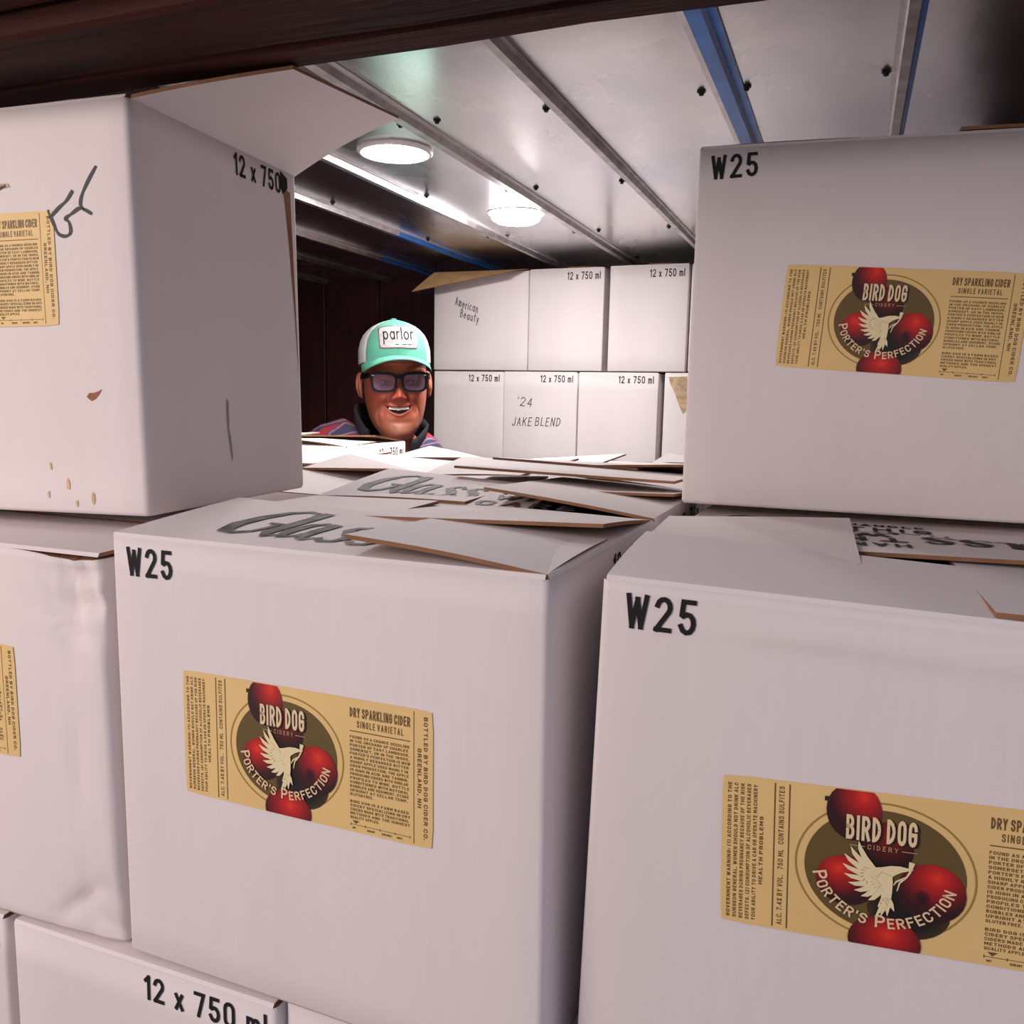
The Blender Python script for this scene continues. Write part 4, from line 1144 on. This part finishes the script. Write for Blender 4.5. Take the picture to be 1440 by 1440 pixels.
M_plaid = plaid('red_navy_plaid'); M_collar = mat('dark_collar_cloth', (.010, .008, .013), .95, var=.5, vscale=160, bump=.4, bscale=300)
SR = [(-.192,.075,.062,.080,-.012), (-.206,.105,.075,.090,-.022), (-.222,.140,.088,.100,-.036), (-.245,.168,.100,.108,-.045), (-.275,.184,.110,.115,-.050), (-.34,.190,.120,.120,-.050), (-.48,.180,.125,.115,-.05), (-.64,.172,.118,.108,-.05), (-.80,.178,.112,.112,-.05)]
V = []; n = 64
for off in (0, -.004):
    for z, a, bf, bb, xs in SR:
        for i in range(n):
            ph = 2*pi*i/n; s_, c_ = sin(ph), cos(ph)
            # left shoulder of the picture sits higher than the right one
            dz = (.085*max(0, s_)+.118*max(0, -s_))*min(1, max(0, (a-.04)/.05)) if z > -.5 else 0
            V.append(BP((a+off)*s_+xs, ((bf if c_ > 0 else bb)+off)*c_-.012, z+dz+(-.02*max(0, c_) if z > -.21 else 0)))
k = n*len(SR)
Fc = [f[::-1] for f in grid_faces(n, len(SR), wrap=True)]+grid_faces(n, len(SR), wrap=True, base=k)
Fc += [(i, (i+1) % n, k+(i+1) % n, k+i) for i in range(n)]
obj('plaid_shirt', V, Fc, M_plaid, man, smooth=True)
# stand-up collar, open in front
V = []; n = 40; mrow = 7
for off in (0, -.006):
    for j in range(mrow+1):
        t = j/mrow
        for i in range(n+1):
            ph = math.radians(28)+(2*pi-math.radians(28+42))*i/n
            s_, c_ = sin(ph), cos(ph)
            lf = max(0, -s_)
            top = -.112+.050*lf+.034*max(0, -c_)+.010*max(0, s_)
            bot = -.222+.015*max(0, -c_)
            open_ = 1-.25*math.exp(-(min(i, n-i)/4.0)**2)
            rr = .064+.018*t**.8+.002*lf*t
            z = bot+(top-bot)*t*open_
            V.append(BP((rr+off+.008)*s_-.006-.012*(1-t), (rr+off)*c_*1.0-.014+.012*(1-t)*max(0, c_), z))
k = (n+1)*(mrow+1); g = grid_faces(n+1, mrow+1)
Fc = list(g)+[tuple(q+k for q in f[::-1]) for f in g]
e = [mrow*(n+1)+i for i in range(n+1)]; Fc += [(a, b, b+k, a+k) for a, b in zip(e, e[1:])]
for i0 in (0, n):
    e = [j*(n+1)+i0 for j in range(mrow+1)]; Fc += [(a, b, b+k, a+k) for a, b in zip(e, e[1:])]
obj('shirt_collar', V, Fc, M_collar, man, smooth=True)
# sleeves, hands, trousers and shoes (below the stacked cases)
def tube(name, path, m_, n=18, squash=1.0):
    V = []
    for (x, y, z, r1) in path:
        for i in range(n): V.append(BP(x+r1*cos(2*pi*i/n), y+r1*squash*sin(2*pi*i/n), z))
    Fc = grid_faces(n, len(path), wrap=True)+[tuple(range(n))[::-1], tuple((len(path)-1)*n+i for i in range(n))]
    return obj(name, V, Fc, m_, man, smooth=True)
for sg, sx_ in ((-1, -.215), (1, .100)):
    tube('sleeve', [(sx_-sg*.03, -.012, -.235 if sg < 0 else -.300, .045), (sx_, -.012, -.27 if sg < 0 else -.335, .058), (sx_+sg*.012, -.01, -.42, .056), (sx_+sg*.022, 0, -.56, .050), (sx_+sg*.020, .035, -.70, .044), (sx_+sg*.012, .06, -.80, .038)], M_plaid)
    hx, hy, hz = sx_+sg*.012, .062, -.80
    V = []; Fc = []
    def limb(pts, n=8):
        b = len(V)
        for x, y, z, ra, rb in pts:
            for i in range(n): V.append(BP(x+ra*cos(2*pi*i/n), y+rb*sin(2*pi*i/n), z))
        Fc.extend(grid_faces(n, len(pts), wrap=True, base=b)); Fc.append(tuple(b+i for i in range(n))[::-1]); Fc.append(tuple(b+(len(pts)-1)*n+i for i in range(n)))
    limb([(hx, hy, hz+.02, .026, .022), (hx, hy+.004, hz-.02, .022, .030), (hx, hy+.008, hz-.06, .015, .042), (hx, hy+.012, hz-.10, .014, .040)])
    for q, (dy, ln) in enumerate(((-.030, .062), (-.010, .078), (.010, .082), (.030, .072))):
        limb([(hx, hy+.012+dy, hz-.090, .0092, .0092), (hx-sg*.006, hy+.014+dy, hz-.095-ln*.5, .0086, .0086), (hx-sg*.020, hy+.015+dy, hz-.095-ln, .0066, .0066)])
    limb([(hx-sg*.004, hy+.042, hz-.045, .011, .012), (hx-sg*.014, hy+.060, hz-.075, .0098, .010), (hx-sg*.022, hy+.062, hz-.102, .008, .008)])
    obj('hand', V, Fc, M_skin, man, smooth=True, cols=[SKIN]*len(V))
    lx = -.05+sg*.088
    tube('trouser_leg', [(lx, -.01, -.775, .098), (lx, -.01, -.86, .094), (lx, 0, -1.10, .072), (lx, -.01, -1.30, .060), (lx, -.02, -1.405, .062)], mat('dark_denim', (.03, .04, .07), .85))
    V = []; Fc = []; n = 20
    for z, k1 in ((-HEAD.z+.001, .98), (-HEAD.z+.025, 1.0), (-HEAD.z+.05, .86), (-HEAD.z+.085, .5)):
        for i in range(n):
            an = 2*pi*i/n; V.append(BP(lx+.045*k1*cos(an), .03*(1 if k1 > .6 else 0)+(.135 if sin(an) > 0 else .10)*k1*sin(an), z))
    obj('shoe', V, grid_faces(n, 4, wrap=True)+[tuple(range(n))[::-1], tuple(3*n+i for i in range(n))], M_dark, man, smooth=True)
#MAN-END
